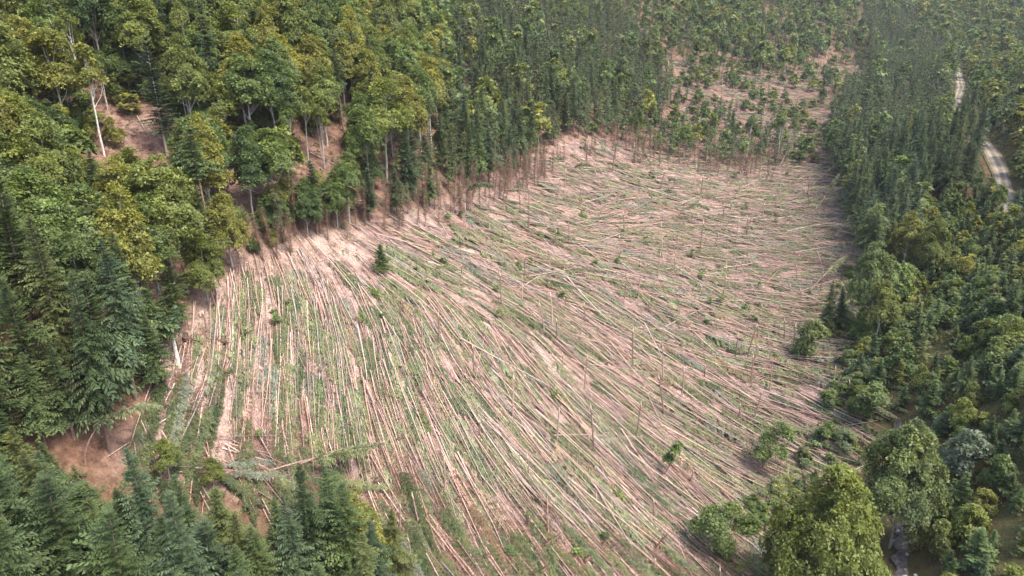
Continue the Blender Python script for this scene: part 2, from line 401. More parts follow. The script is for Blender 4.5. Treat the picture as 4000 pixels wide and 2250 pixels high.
# ------------------------------------------------------------------ foliage builders
def rnd(a, b, n=None): return R.uniform(a, b, n)
def unit(v): return v / (np.linalg.norm(v, axis=-1, keepdims=True) + 1e-9)
def needle_branches(G, base, dirs, L, up, droop, segs, hang, wid, tintb, m=0, comb=1.0, fill=.62):
    """Conifer boughs: base (N,3), unit dirs (N,3), lengths L (N). Each bough is a drooping spine with side sprays and hanging combs."""
    n = len(base); Z = np.array([0, 0, 1.0])
    side = unit(np.cross(dirs, Z + 0 * dirs))
    for k in range(segs):
        s0 = (k + .15) / segs; s1 = (k + 1.25) / segs
        def at(s): return base + dirs * (L * s)[:, None] + Z * (L * (up * s - droop * s * s))[:, None]
        p0, p1 = at(s0), at(min(s1, 1.12))
        along = p1 - p0
        w = (wid * (.55 + .45 * (1 - s0)) * (.35 + .25 * L)) * rnd(.7, 1.3, n)
        for sg in (-1, 1):
            d = side * sg * w[:, None] + along * rnd(.35, .8, n)[:, None] - Z * (w * hang * rnd(.4, 1.3, n))[:, None]
            j = R.normal(0, .05, (n, 3)) * L[:, None] * .4
            q = np.stack([p0, p0 + along * fill, p0 + along * fill * .6 + d + j, p0 + d * .9 + j], 1)
            t = (tintb * rnd(.75, 1.25, n))[:, None]
            warm = rnd(-.06, .10, n)
            G.quads(q, t * np.c_[1 + warm, np.ones(n), 1 - warm], m)
        if comb > 0:
            h = Z * (-(w * (.5 + hang) * rnd(.4, 1.1, n) * comb))[:, None]
            q = np.stack([p0, p0 + along * (fill + .1), p0 + along * fill * .8 + h + side * (w * rnd(-.3, .3, n))[:, None], p0 + along * .1 + h * .7], 1)
            G.quads(q, (tintb * rnd(.7, 1.1, n))[:, None] * np.array([1.0, 1.0, .95]), m)

def make_spruce(name, H, Rad, zb, step, nb, segs, up=.12, droop=.42, hang=.55, wid=.55, shape=.8, dead=0, one=False, bare_low=True, tint_tip=.0, rtrunk=None):
    """A standing spruce: trunk mesh and crown mesh (or a single mesh when ONE)."""
    T = Geo(); G = Geo() if not one else T
    n = 9; zz = np.linspace(-1.2, H, n); bend = np.cumsum(R.normal(0, .05, (n, 2)), axis=0) * (H / 22)
    rt = rtrunk or .009 * H + .03
    P = np.c_[bend, zz]; T.tube(P, np.linspace(rt * 1.25, .02, n), 7, m=(1 if one else 0))
    z = np.arange(zb, H - .15, step); z = z + R.normal(0, step * .25, len(z))
    nbv = np.maximum(3, np.round(nb * (0.75 + .5 * R.random(len(z))))).astype(int)
    zz2 = np.repeat(z, nbv); N = len(zz2)
    f = np.clip((zz2 - zb) / (H - zb), 0, 1)
    prof = np.clip((1 - f), 0, 1) ** shape * np.clip(.55 + f * 4, .55, 1)
    lump = 1 + .16 * np.sin(f * 23 + R.random() * 6) + .12 * np.sin(f * 51)
    az = R.random(N) * 2 * np.pi
    gap = 1 + .22 * np.sin(az * 2 + R.random() * 6 + f * 5)
    p1, p2, p3 = R.random(3) * 6.28; dent = 1 + .30 * np.sin(az + f * 7 + p1) * np.sin(f * 11 + p2) + .16 * np.sin(az * 3 + f * 17 + p3)
    L = (Rad * prof * lump * gap * np.clip(dent, .35, 1.5) * rnd(.6, 1.2, N) + .22)
    d = np.c_[np.cos(az), np.sin(az), 0 * az]
    base = np.c_[np.interp(zz2, zz, bend[:, 0]), np.interp(zz2, zz, bend[:, 1]), zz2]
    tb = rnd(.75, 1.25, N) * (1 + tint_tip * f)
    needle_branches(G, base, d, L, up + .45 * f, droop * (1 - .7 * f), segs, hang, wid, tb)
    G.quads([[(bend[-1, 0] - .12, bend[-1, 1], H - .9), (bend[-1, 0] + .12, bend[-1, 1], H - .9), (bend[-1, 0] + .03, bend[-1, 1], H + .35), (bend[-1, 0] - .03, bend[-1, 1], H + .35)]], 1.1)
    if dead:
        k = dead; zd = rnd(.6, zb + .1 * H, k); a = R.random(k) * 6.283; l = rnd(.5, 1.5, k)
        A = np.c_[0 * zd, 0 * zd, zd]; B = A + np.c_[np.cos(a) * l, np.sin(a) * l, -l * rnd(.1, .5, k)]
        T.sticks(A, B, .03, np.array([.8, .72, .66]), m=(1 if one else 0))
    if one: return T.mesh(name, [M_NEEDLE, M_BARK])
    return T.mesh(name + "_trunk", [M_BARK], True), G.mesh(name + "_crown", [M_NEEDLE])

def leaf_clumps(G, ctr, rad, normal, nleaf, size, tint, yellow, m=0, flat=.3):
    """Sprays of broad leaves: discs of leaf-sized quads around each centre, facing NORMAL, the rim hanging."""
    K = len(ctr)
    cI = np.repeat(np.arange(K), nleaf); n = len(cI)
    Nn = unit(normal)[cI]
    ref = np.where(np.abs(Nn[:, 2:3]) > .85, np.array([[1.0, 0, 0]]), np.array([[0, 0, 1.0]]))
    A = unit(np.cross(Nn, ref)); B = np.cross(Nn, A)
    rr = np.sqrt(R.random(n)); ph = R.random(n) * 6.283
    r = rad[cI] * rr * (1 + .35 * np.sin(ph * 3 + cI * 1.7))
    p = ctr[cI] + A * (r * np.cos(ph))[:, None] + B * (r * np.sin(ph))[:, None] + Nn * (rad[cI] * flat * (R.normal(0, .45, n) + .5 - rr ** 2))[:, None]
    p[:, 2] -= .28 * rad[cI] * rr ** 2
    nn = unit(Nn + R.normal(0, .48, (n, 3)))
    u = unit(np.cross(nn, R.normal(0, 1, (n, 3)))); w = np.cross(nn, u)
    s = size * np.clip(R.gamma(5, .2, n), .4, 2.0)
    u = u * s[:, None]; w = w * (s * rnd(.45, .8, n))[:, None]
    q = np.stack([p - u, p - w * .9 + u * .1, p + u, p + w * .9 + u * .1], 1)
    t = (tint[cI] * rnd(.72, 1.28, n))[:, None]; y = np.clip(yellow[cI] + R.normal(0, .06, n), -.15, .9)[:, None]
    G.quads(q, t * np.c_[1 + .38 * y, 1 + .26 * y, 1 - .4 * y], m)

def make_beech(name, H, Rad, zc, nclump, nleaf, size, fork=.42, stems=1, one=False, yellow=.15, top_yellow=.3, clump=1.25, rt=None, spread=1.0, lobes=0, cone=.15, lsz=(.30, .47)):
    """A broadleaf tree: trunk with limbs, crown of layered leaf sprays between height zc and H."""
    T = Geo(); G = Geo() if not one else T; tm = 1 if one else 0
    rt = rt or .0095 * H + .03
    zmid = (zc + H) / 2; hh = (H - zc) / 2
    ph = R.random(4) * 6.28
    cen = []
    nl_ = lobes or int(9 + Rad * hh * .33)
    ld = unit(R.normal(0, 1, (nl_ * 4, 3))); ld = ld[ld[:, 2] > -.6][:nl_]; ld[0] = (0, 0, 1)
    lr = rnd(*lsz, len(ld)) * Rad * np.clip(1 - .3 * (ld[:, 2] > .4), .6, 1)                                   # lobes: the boughs that end in rounded bunches
    lc = np.c_[ld[:, :2] * ((Rad * 1.05 - lr * .75) * rnd(.62, 1.0, len(ld)))[:, None] * (np.where(ld[:, 2] > 0, 1, 1.1) * (1 - cone * np.clip(ld[:, 2] + .3, 0, 1)))[:, None], zmid - .08 * hh + ld[:, 2] * np.maximum(hh - lr * .75, .3 * hh)]
    d = unit(R.normal(0, 1, (nclump * 4, 3))); d = d[d[:, 2] > -.55][:nclump]; k = len(d)
    w = lr ** 2; li = R.choice(len(ld), k, p=w / w.sum()); q = np.clip(1 - np.abs(R.normal(0, .22, k)), .3, 1)
    P = lc[li] + d * (lr[li] * q)[:, None] * np.array([1, 1, min(1.25, max(.8, hh / Rad))])
    fill_ = R.random(k) < .12; P[fill_] *= np.array([.5, .5, 1])
    d = unit(P - np.array([0, 0, zmid]))
    nrm = unit(np.c_[d[:, 0] * .65, d[:, 1] * .65, np.abs(d[:, 2]) * .6 + .55])
    up = np.clip((d[:, 2] + .4) / 1.4, 0, 1)
    ly_ = rnd(-.6, 1.8, len(ld))
    yl = np.clip(yellow * (.4 * rnd(-.5, 1.6, k) + .6 * ly_[li]) + top_yellow * up ** 2 * R.random(k), -.1, .9)
    cen.append(0)
    lean = R.normal(0, .25, 2) * Rad / 4
    P[:, :2] += lean * ((P[:, 2:3] - zc) / (H - zc))
    leaf_clumps(G, P, clump * rnd(.65, 1.3, k) * min(1, Rad / 4.0) ** .5, nrm, nleaf, size, rnd(.78, 1.2, k), yl)
    for sidx in range(stems):
        off = np.zeros(2) if stems == 1 else R.normal(0, .35, 2); tip = R.normal(0, .5 if stems == 1 else 1.3, 2) * spread
        n = 8; z = np.linspace(-1.2, zmid + hh * .55, n); q = np.clip(z / H, 0, 1)
        X = np.c_[off[0] + tip[0] * q ** 1.3 + R.normal(0, .07, n), off[1] + tip[1] * q ** 1.3 + R.normal(0, .07, n), z]
        T.tube(X, np.linspace(rt * 1.2, rt * .3, n) / (stems ** .4), 7, m=tm)
        nl = (10 if not one else 4) // stems + 1
        for _ in range(nl):
            c = P[R.integers(k)]; z0 = np.clip(c[2] - rnd(.12, .3) * H, fork * H * .8, zmid + hh * .4)
            a = np.array([np.interp(z0, z, X[:, 0]), np.interp(z0, z, X[:, 1]), z0])
            mid = (a + c) / 2 + np.array([0, 0, -.05 * H * R.random()])
            T.tube([a, mid, c], [rt * .42, rt * .3, rt * .1], 5, m=tm, cap=False)
    if one: return T.mesh(name, [M_LEAF, M_BARK])
    return T.mesh(name + "_trunk", [M_BARK], True), G.mesh(name + "_crown", [M_LEAF])

def make_windthrow(name, Lg, curve, c0, Rad, step, nb, segs=4, hang=.8, wid=.55, dead=40, flatten=True, rt=.098, plate=False, broad=False, twig_from=.08):
    """A tree along a curve (s in 0..1 -> point): bole with bare twigs, crown with hanging sprays on its outer part, optional root plate."""
    T = Geo(); G = Geo(); n = 12; s = np.linspace(0, 1, n); P = np.array([curve(t) for t in s]) * Lg
    T.tube(P, rt * (1 - s) ** .8 + .018, 7)
    def at(q): return np.c_[np.interp(q, s, P[:, 0]), np.interp(q, s, P[:, 1]), np.interp(q, s, P[:, 2])]
    def tan(q): return unit(at(np.minimum(q + .02, 1)) - at(np.maximum(q - .02, 0)))
    q = np.arange(c0, .995, step / Lg); q = np.repeat(q, np.maximum(2, np.round(nb * (.7 + .6 * R.random(len(q))))).astype(int)); N = len(q)
    q = np.clip(q + R.normal(0, .006, N), 0, .999)
    t = tan(q); ref = np.where(np.abs(t[:, 2:3]) > .8, np.array([[1., 0, 0]]), np.array([[0, 0, 1.]]))
    A = unit(np.cross(t, ref)); B = np.cross(A, t)
    phi = R.random(N) * 6.283
    if flatten: phi = np.where(np.sin(phi) < -.15, -phi, phi)
    rad = A * np.cos(phi)[:, None] + B * np.sin(phi)[:, None]
    f = (q - c0) / (1 - c0); Lb = Rad * (np.clip(1 - f, 0, 1) ** .65 * np.clip(.5 + 3 * f, .5, 1)) * rnd(.6, 1.2, N) + .2
    sw = rnd(.45, .95, N); dr = unit(rad * np.cos(sw)[:, None] + t * np.sin(sw)[:, None])
    if flatten: dr[:, 2] *= .62; dr = unit(dr)
    if broad:
        c = at(q) + dr * Lb[:, None]
        c = at(q) + dr * (Lb * rnd(.3, 1.0, N))[:, None]; leaf_clumps(G, c, rnd(.5, 1.0, N) * (.6 + .2 * Rad), np.c_[R.normal(0, .4, (N, 2)), np.ones(N)], 30, .24, rnd(.8, 1.25, N), rnd(-.1, .35, N))
        T.sticks(at(q), c, .05, np.array([.9, .9, .9]))
    else:
        needle_branches(G, at(q), dr, Lb, .05, .35, segs, hang, wid, rnd(.72, 1.3, N), comb=.8)
    if dead:
        k = dead; qd = rnd(twig_from, c0 + .15, k); a = R.random(k) * 6.283; tt = tan(qd)
        rf = np.where(np.abs(tt[:, 2:3]) > .8, np.array([[1., 0, 0]]), np.array([[0, 0, 1.]])); A2 = unit(np.cross(tt, rf)); B2 = np.cross(A2, tt)
        l = rnd(.4, 1.5, k)
        a0 = at(qd); b0 = a0 + (A2 * np.cos(a)[:, None] + B2 * np.abs(np.sin(a))[:, None] * .6 + tt * .5) * l[:, None]
        T.sticks(a0, b0, .028, np.array([.75, .66, .58]) * rnd(.6, 1.2, k)[:, None])
    RP = None
    if plate:
        D = Geo(); m = 60; a = R.random(m) * 6.283; l = rnd(.5, 1.5, m)
        D.sticks(np.c_[rnd(-.1, .2, m), 0 * a, 0 * a], np.c_[rnd(-.4, .3, m), np.cos(a) * l, np.sin(a) * l], rnd(.05, .12, m), np.array([1, 1, 1]) * rnd(.5, 1.3, m)[:, None])
        th = np.linspace(0, 6.283, 15)[:-1]; rr = .9 * rnd(.7, 1.2, 14)
        D.add(np.vstack([[-.05, 0, 0], np.c_[0 * th + .1, np.cos(th) * rr, np.sin(th) * rr], [.35, 0, 0]]), [[0, 1 + i, 1 + (i + 1) % 14, 1 + (i + 1) % 14] for i in range(14)] + [[15, 1 + (i + 1) % 14, 1 + i, 1 + i] for i in range(14)], .8)
        RP = D.mesh(name + "_root_plate", [M_BARK])
    return T.mesh(name + "_trunk", [M_BARK], True), G.mesh(name + "_crown", [M_LEAF if broad else M_NEEDLE]), RP

# ------------------------------------------------------------------ prototypes (meshes shared by the copies)
SPRUCE = [make_spruce("spruce", 24, 3.0 + .35 * (k % 3), 4.5 + 1.3 * (k % 2), .40, 11, 8, wid=.40, dead=40, shape=.72 + .1 * (k % 3), droop=.42 + .1 * (k % 2)) for k in range(9)]
SPRUCE_HIGH = [make_spruce("spruce", 24, 2.9, 11 + 1.5 * k, .44, 10, 8, wid=.40, dead=110, shape=.6) for k in range(3)]
POLE = [make_spruce("spruce", 18, 1.6, 10.0 + 1.5 * k, .45, 6, 5, dead=190, shape=.7, rtrunk=.13) for k in range(3)]
FIR = [make_spruce("fir", 24, 3.6, 5 + k, .46, 11, 8, up=.2, droop=.25, hang=.3, wid=.42, shape=.6, dead=30) for k in range(2)]
BEECH = [make_beech("beech", 25, 5.0 + .5 * (k % 3), 6.5 + 1.5 * (k % 3), 270, 92, .19, clump=1.15, stems=1 + (k % 4 == 3), yellow=.1 + .05 * k) for k in range(6)]
BEECH_HIGH = [make_beech("beech", 25, 4.0, 13.5 + k, 130, 86, .19, clump=1.1, stems=1 + k, fork=.55) for k in range(3)]
BEECH_LOW = [make_beech("beech", 17, 8.2 - 1.6 * k, 0.6 + .5 * k, 700 - 220 * k, 130, .155, stems=2, fork=.2, yellow=.16, top_yellow=.45, cone=.35, lsz=(.16, .36), lobes=44 - 8 * k, clump=1.0) for k in range(2)]
BEECH_WIDE = [make_beech("beech", 24, 7.0, 2.5 + k, 420, 92, .19, stems=1 + k, fork=.25, yellow=.12, clump=1.1) for k in range(2)]
YSPRUCE = [make_spruce("young_spruce", 8, 1.9 + .2 * k, .4, .3, 7, 4, up=.25, droop=.3, hang=.3, wid=.7, shape=.85, one=True, tint_tip=.2) for k in range(4)]
YBEECH = [make_beech("young_beech", 7, 2.1 + .2 * k, .3, 100, 62, .15, stems=2, fork=.2, one=True, yellow=.15, top_yellow=.5, clump=1.0) for k in range(4)]
BUSH = [make_beech("sapling", 4, 1.3 + .15 * k, .5, 16, 22, .18, lobes=4, stems=2, fork=.2, one=True, yellow=.05, top_yellow=.15, clump=1.0, rt=.05) for k in range(3)]
DEADP = [make_spruce("dead_spruce", 14, 1.1, 10.5 + k, .5, 4, 4, dead=300, shape=.7, rtrunk=.11) for k in range(3)]
LOD_S = [make_spruce("far_spruce", 18, 2.4, 3, .9, 5, 2, wid=.8, one=True, hang=.6, shape=.75) for k in range(3)]
LOD_YS = [make_spruce("half_spruce", 8, 2.1, .4, .5, 6, 2, up=.25, droop=.3, hang=.3, wid=.75, shape=.85, one=True) for k in range(3)]
LOD_YB = [make_beech("half_beech", 7, 2.2, .3, 56, 16, .32, stems=1, fork=.2, one=True, yellow=.15, top_yellow=.5, clump=1.0) for k in range(3)]
LOD_B = [make_beech("far_beech", 18, 4.4, 3, 80, 14, .62, one=True, yellow=.15, clump=1.5) for k in range(3)]
line_x = lambda b, c: (lambda s: np.array([s, b * math.sin(s * 3.1), c * s * s]))
WIND = [make_windthrow("fallen_spruce", 21, line_x(.012 * (k % 3 - 1), -.004 * k), .34 + .05 * (k % 3), 1.45 + .2 * (k % 3), .27, 6, segs=7, wid=.46, dead=130, hang=.95, plate=(k == 5)) for k in range(6)]
WINDB = [make_windthrow("fallen_beech", 12, line_x(.02, 0), .45, 1.7, .55, 3, dead=15, broad=True, rt=.13) for k in range(2)]
def bow(a0, a1):
    pts = [np.zeros(3)]; n = 24
    for i in range(n):
        a = a0 + (a1 - a0) * (i / (n - 1)) ** 1.1; pts.append(pts[-1] + np.array([math.cos(a), 0, math.sin(a)]) / n)
    pts = np.array(pts); ss = np.linspace(0, 1, n + 1)
    return lambda s: np.array([np.interp(s, ss, pts[:, 0]), 0, np.interp(s, ss, pts[:, 2])])
BOW = [make_windthrow("bowed_spruce", 17, bow(1.45, -.5 - .3 * k), .5, 1.5, .36, 5, dead=50, flatten=False, hang=1.1, rt=.13) for k in range(2)]
LEAN = [make_windthrow("leaning_spruce", 19, bow((.95, .7, .28)[k], (.75, .45, .05)[k]), .5, 1.7, .36, 5, dead=60, flatten=False, hang=1.0, rt=.15) for k in range(3)]
def make_log(k):
    T = Geo(); Lg = 15.0; n = 9; s = np.linspace(0, 1, n); b = R.normal(0, .012)
    P = np.c_[s * Lg, b * Lg * np.sin(s * 3.1), 0 * s]; rt = .095
    T.tube(P, rt * (1 - .62 * s), 7)
    m = 90; x = rnd(1, 15, m); a = rnd(-.4, 3.5, m); l = rnd(.25, 1.3, m); A = np.c_[x, 0 * x, 0 * x]
    T.sticks(A, A + np.c_[l * .5, np.cos(a) * l, np.sin(a) * l * .6], .026, np.array([.72, .6, .52]) * rnd(.6, 1.2, m)[:, None])
    T.add(np.c_[0 * np.arange(7) - .01, .15 * np.cos(np.arange(7) * .9), .15 * np.sin(np.arange(7) * .9)].tolist() + [[-.02, 0, 0]], [[q, (q + 1) % 7, 7, 7] for q in range(7)], (1.5, 1.6, 1.6))
    return T.mesh("fallen_log", [M_BARK])
LOG = [make_log(k) for k in range(5)]
def make_snag(k):
    T = Geo(); h = [4.5, 6.5, 8.5, 5.5][k]; n = 6; z = np.linspace(-.8, h, n); b = np.cumsum(R.normal(0, .04, (n, 2)), axis=0)
    T.tube(np.c_[b, z], np.linspace(.16, .10, n), 8)
    m = 46; zt = rnd(.3, h, m); a = R.random(m) * 6.283; l = rnd(.2, .8, m); A = np.c_[np.interp(zt, z, b[:, 0]), np.interp(zt, z, b[:, 1]), zt]
    T.sticks(A, A + np.c_[np.cos(a) * l, np.sin(a) * l, -.25 * l], .024, np.array([.75, .65, .6]))
    S = Geo(); c = np.array([b[-1, 0], b[-1, 1], h])
    for i in range(6):
        a = i * 1.05; o = np.array([math.cos(a), math.sin(a), 0]) * .06
        S.tube([c + o - [0, 0, .25], c + o * .9 + [0, 0, rnd(.15, .9) * (1.6 if i == k else 1)]], [.06, .012], 4)
    return T.mesh("tree_snag", [M_BARK], True), S.mesh("splintered_top", [M_WOOD])
SNAG = [make_snag(k) for k in range(4)]

# ------------------------------------------------------------------ colours (name, linear albedo)
C_SPRUCE = [("dark green", (.062, .090, .036)), ("green", (.084, .120, .046)), ("bluish green", (.072, .108, .056)), ("olive", (.106, .128, .046))]
C_BEECH = [("green", (.104, .148, .042)), ("olive", (.138, .168, .044)), ("yellowing", (.190, .196, .048)), ("pale green", (.132, .174, .070)), ("deep green", (.078, .120, .040))]
C_BARK_S = (.22, .15, .12); C_BARK_B = (.38, .36, .33)
C_LOG = [("pinkish", (.42, .292, .242)), ("brown", (.285, .192, .155)), ("pale tan", (.50, .385, .315)), ("greyish", (.29, .245, .22))]
C_DOWN = [("green", (.132, .156, .074)), ("light green", (.180, .202, .108)), ("dark green", (.078, .106, .048)), ("grey green", (.165, .185, .140)), ("browning", (.22, .17, .11))]

# ------------------------------------------------------------------ landmarks that the labels refer to
LAND = [(230,330,"the forked pale trunks"),(410,390,"the tall white bare trunk"),(60,330,"the round yellow crown uphill"),(640,480,"the bare gap in the beechwood"),(820,330,"the three slim grey trunks"),
 (1000,330,"the beechwood's rounded corner"),(590,680,"the beechwood's lower edge"),(450,920,"the snapped beech with white splinters"),(250,1010,"the dense dark fir stand"),(340,1190,"the shaded bare hollow"),
 (200,1400,"the corner spruces lowest down"),(800,1380,"the spruce clump below the clearing"),(650,1150,"the crossed boles beside the spruce clump"),(960,650,"the lone ivy green spruce"),(1290,430,"the spruce wall's jutting corner"),
 (1200,500,"the brown twiggy thicket"),(1490,130,"the bright yellow tree"),(1580,20,"the bare strip on the ridge"),(1300,150,"the middle of the spruce wall"),(1800,370,"the surviving spruce island"),
 (2060,240,"the dark lone spruce"),(2150,180,"the upper pink gap"),(1500,450,"the bluish fallen fir"),(2090,500,"the valley stand's edge"),(2120,640,"the slim columnar spruce"),
 (2070,810,"the twin spruces by the gully"),(2200,800,"the tall beech beside the gully"),(2290,690,"the orange crowned beech"),(2500,440,"the wide bend of the gravel road"),(2415,240,"the narrow stretch of gravel road"),
 (2340,60,"the golden trees up the valley"),(2450,620,"the young stand's upper edge"),(2380,850,"the reddish bare bank"),(2500,1000,"the middle of the young stand"),(2400,1180,"the bluish willow bush"),(2280,1390,"the stony stream"),
 (2060,1430,"the huge round beech"),(1960,1150,"the bent leafy tree"),(1800,1350,"the half toppled leafy tree"),(1690,1180,"the small leaning spruce"),(1400,700,"the pale washed strip"),(1250,820,"the upper pale strip"),
 (1540,900,"the middle of the fallen swathe"),(1850,900,"the tallest broken stem"),(1350,1150,"the lower pale strip"),(1150,1350,"the pale soil beside the spruce clump"),(1600,1350,"the lower corner of the swathe"),(1800,600,"the crisscrossed tangle"),(850,850,"the sparse pink slope")]
_lx, _ly, _lz = ground([l[0] for l in LAND], [l[1] for l in LAND])
ORD = ["", "second", "third", "fourth", "fifth", "sixth", "seventh", "eighth", "ninth", "tenth", "eleventh", "twelfth", "thirteenth", "fourteenth", "fifteenth", "sixteenth"]
PENDING = []
def want_label(o, x, y, what, group, cat):
    """Remember a copy; names are settled once all stand, from the landmark each is next to."""
    k = int(np.argmin((_lx - x) ** 2 + (_ly - y) ** 2)); dx, dy = x - _lx[k], y - _ly[k]
    rel = ("downhill of" if dx > 0 else "uphill of") if abs(dx) > abs(dy) else ("up-valley of" if dy > 0 else "down-valley of")
    PENDING.append((what, rel, k, math.hypot(dx, dy), o, group, cat))
def settle_labels():
    by = {}
    for p in PENDING: by.setdefault((p[0], p[1], p[2]), []).append(p)
    for (what, rel, k), L in by.items():
        L.sort(key=lambda p: p[3])
        for i, p in enumerate(L):
            lab = f"{what} {rel} {LAND[k][2]}"
            if 0 < i < len(ORD): lab += f", {ORD[i]} from it"
            elif i >= len(ORD): lab = f"{what} farther {rel} {LAND[k][2]}"
            tag(p[4], lab, p[6], p[5])
def place(name, meshes, loc, scale, rz, tilt, trunk_col, crown_col, extra=None):
    """A copy of a two-part tree: an Empty at its base with trunk and crown below it."""
    e = bpy.data.objects.new(name, None); C.objects.link(e); e.empty_display_size = .5
    e.location = loc; e.rotation_euler = (tilt[0], tilt[1], rz)
    e.scale = scale if hasattr(scale, '__len__') else (scale, scale, scale)
    link("trunk", meshes[0], parent=e, color=trunk_col); link("crown", meshes[1], parent=e, color=crown_col)
    if len(meshes) > 2 and meshes[2] is not None: link("root_plate", meshes[2], parent=e, color=(.17, .11, .085))
    return e
def jitter(c, s=.12):
    k = 1 + R.normal(0, s); w = R.normal(0, s * .25); return tuple(float(np.clip(q, .01, .9)) for q in np.array(c) * k * np.array([1 + w, 1, 1 - w]))

# ------------------------------------------------------------------ standing trees
def tree_top_height(x, y, z, vtop):
    h = np.linspace(1, 45, 400); _, v, _ = project(x, y, z + h); return float(h[np.argmin(np.abs(v - vtop))])
OCC = []          # x, y, radius of what already stands
def kind_of_height(h): return "tall" if h > 21 else ("mid-sized" if h > 14 else "small")
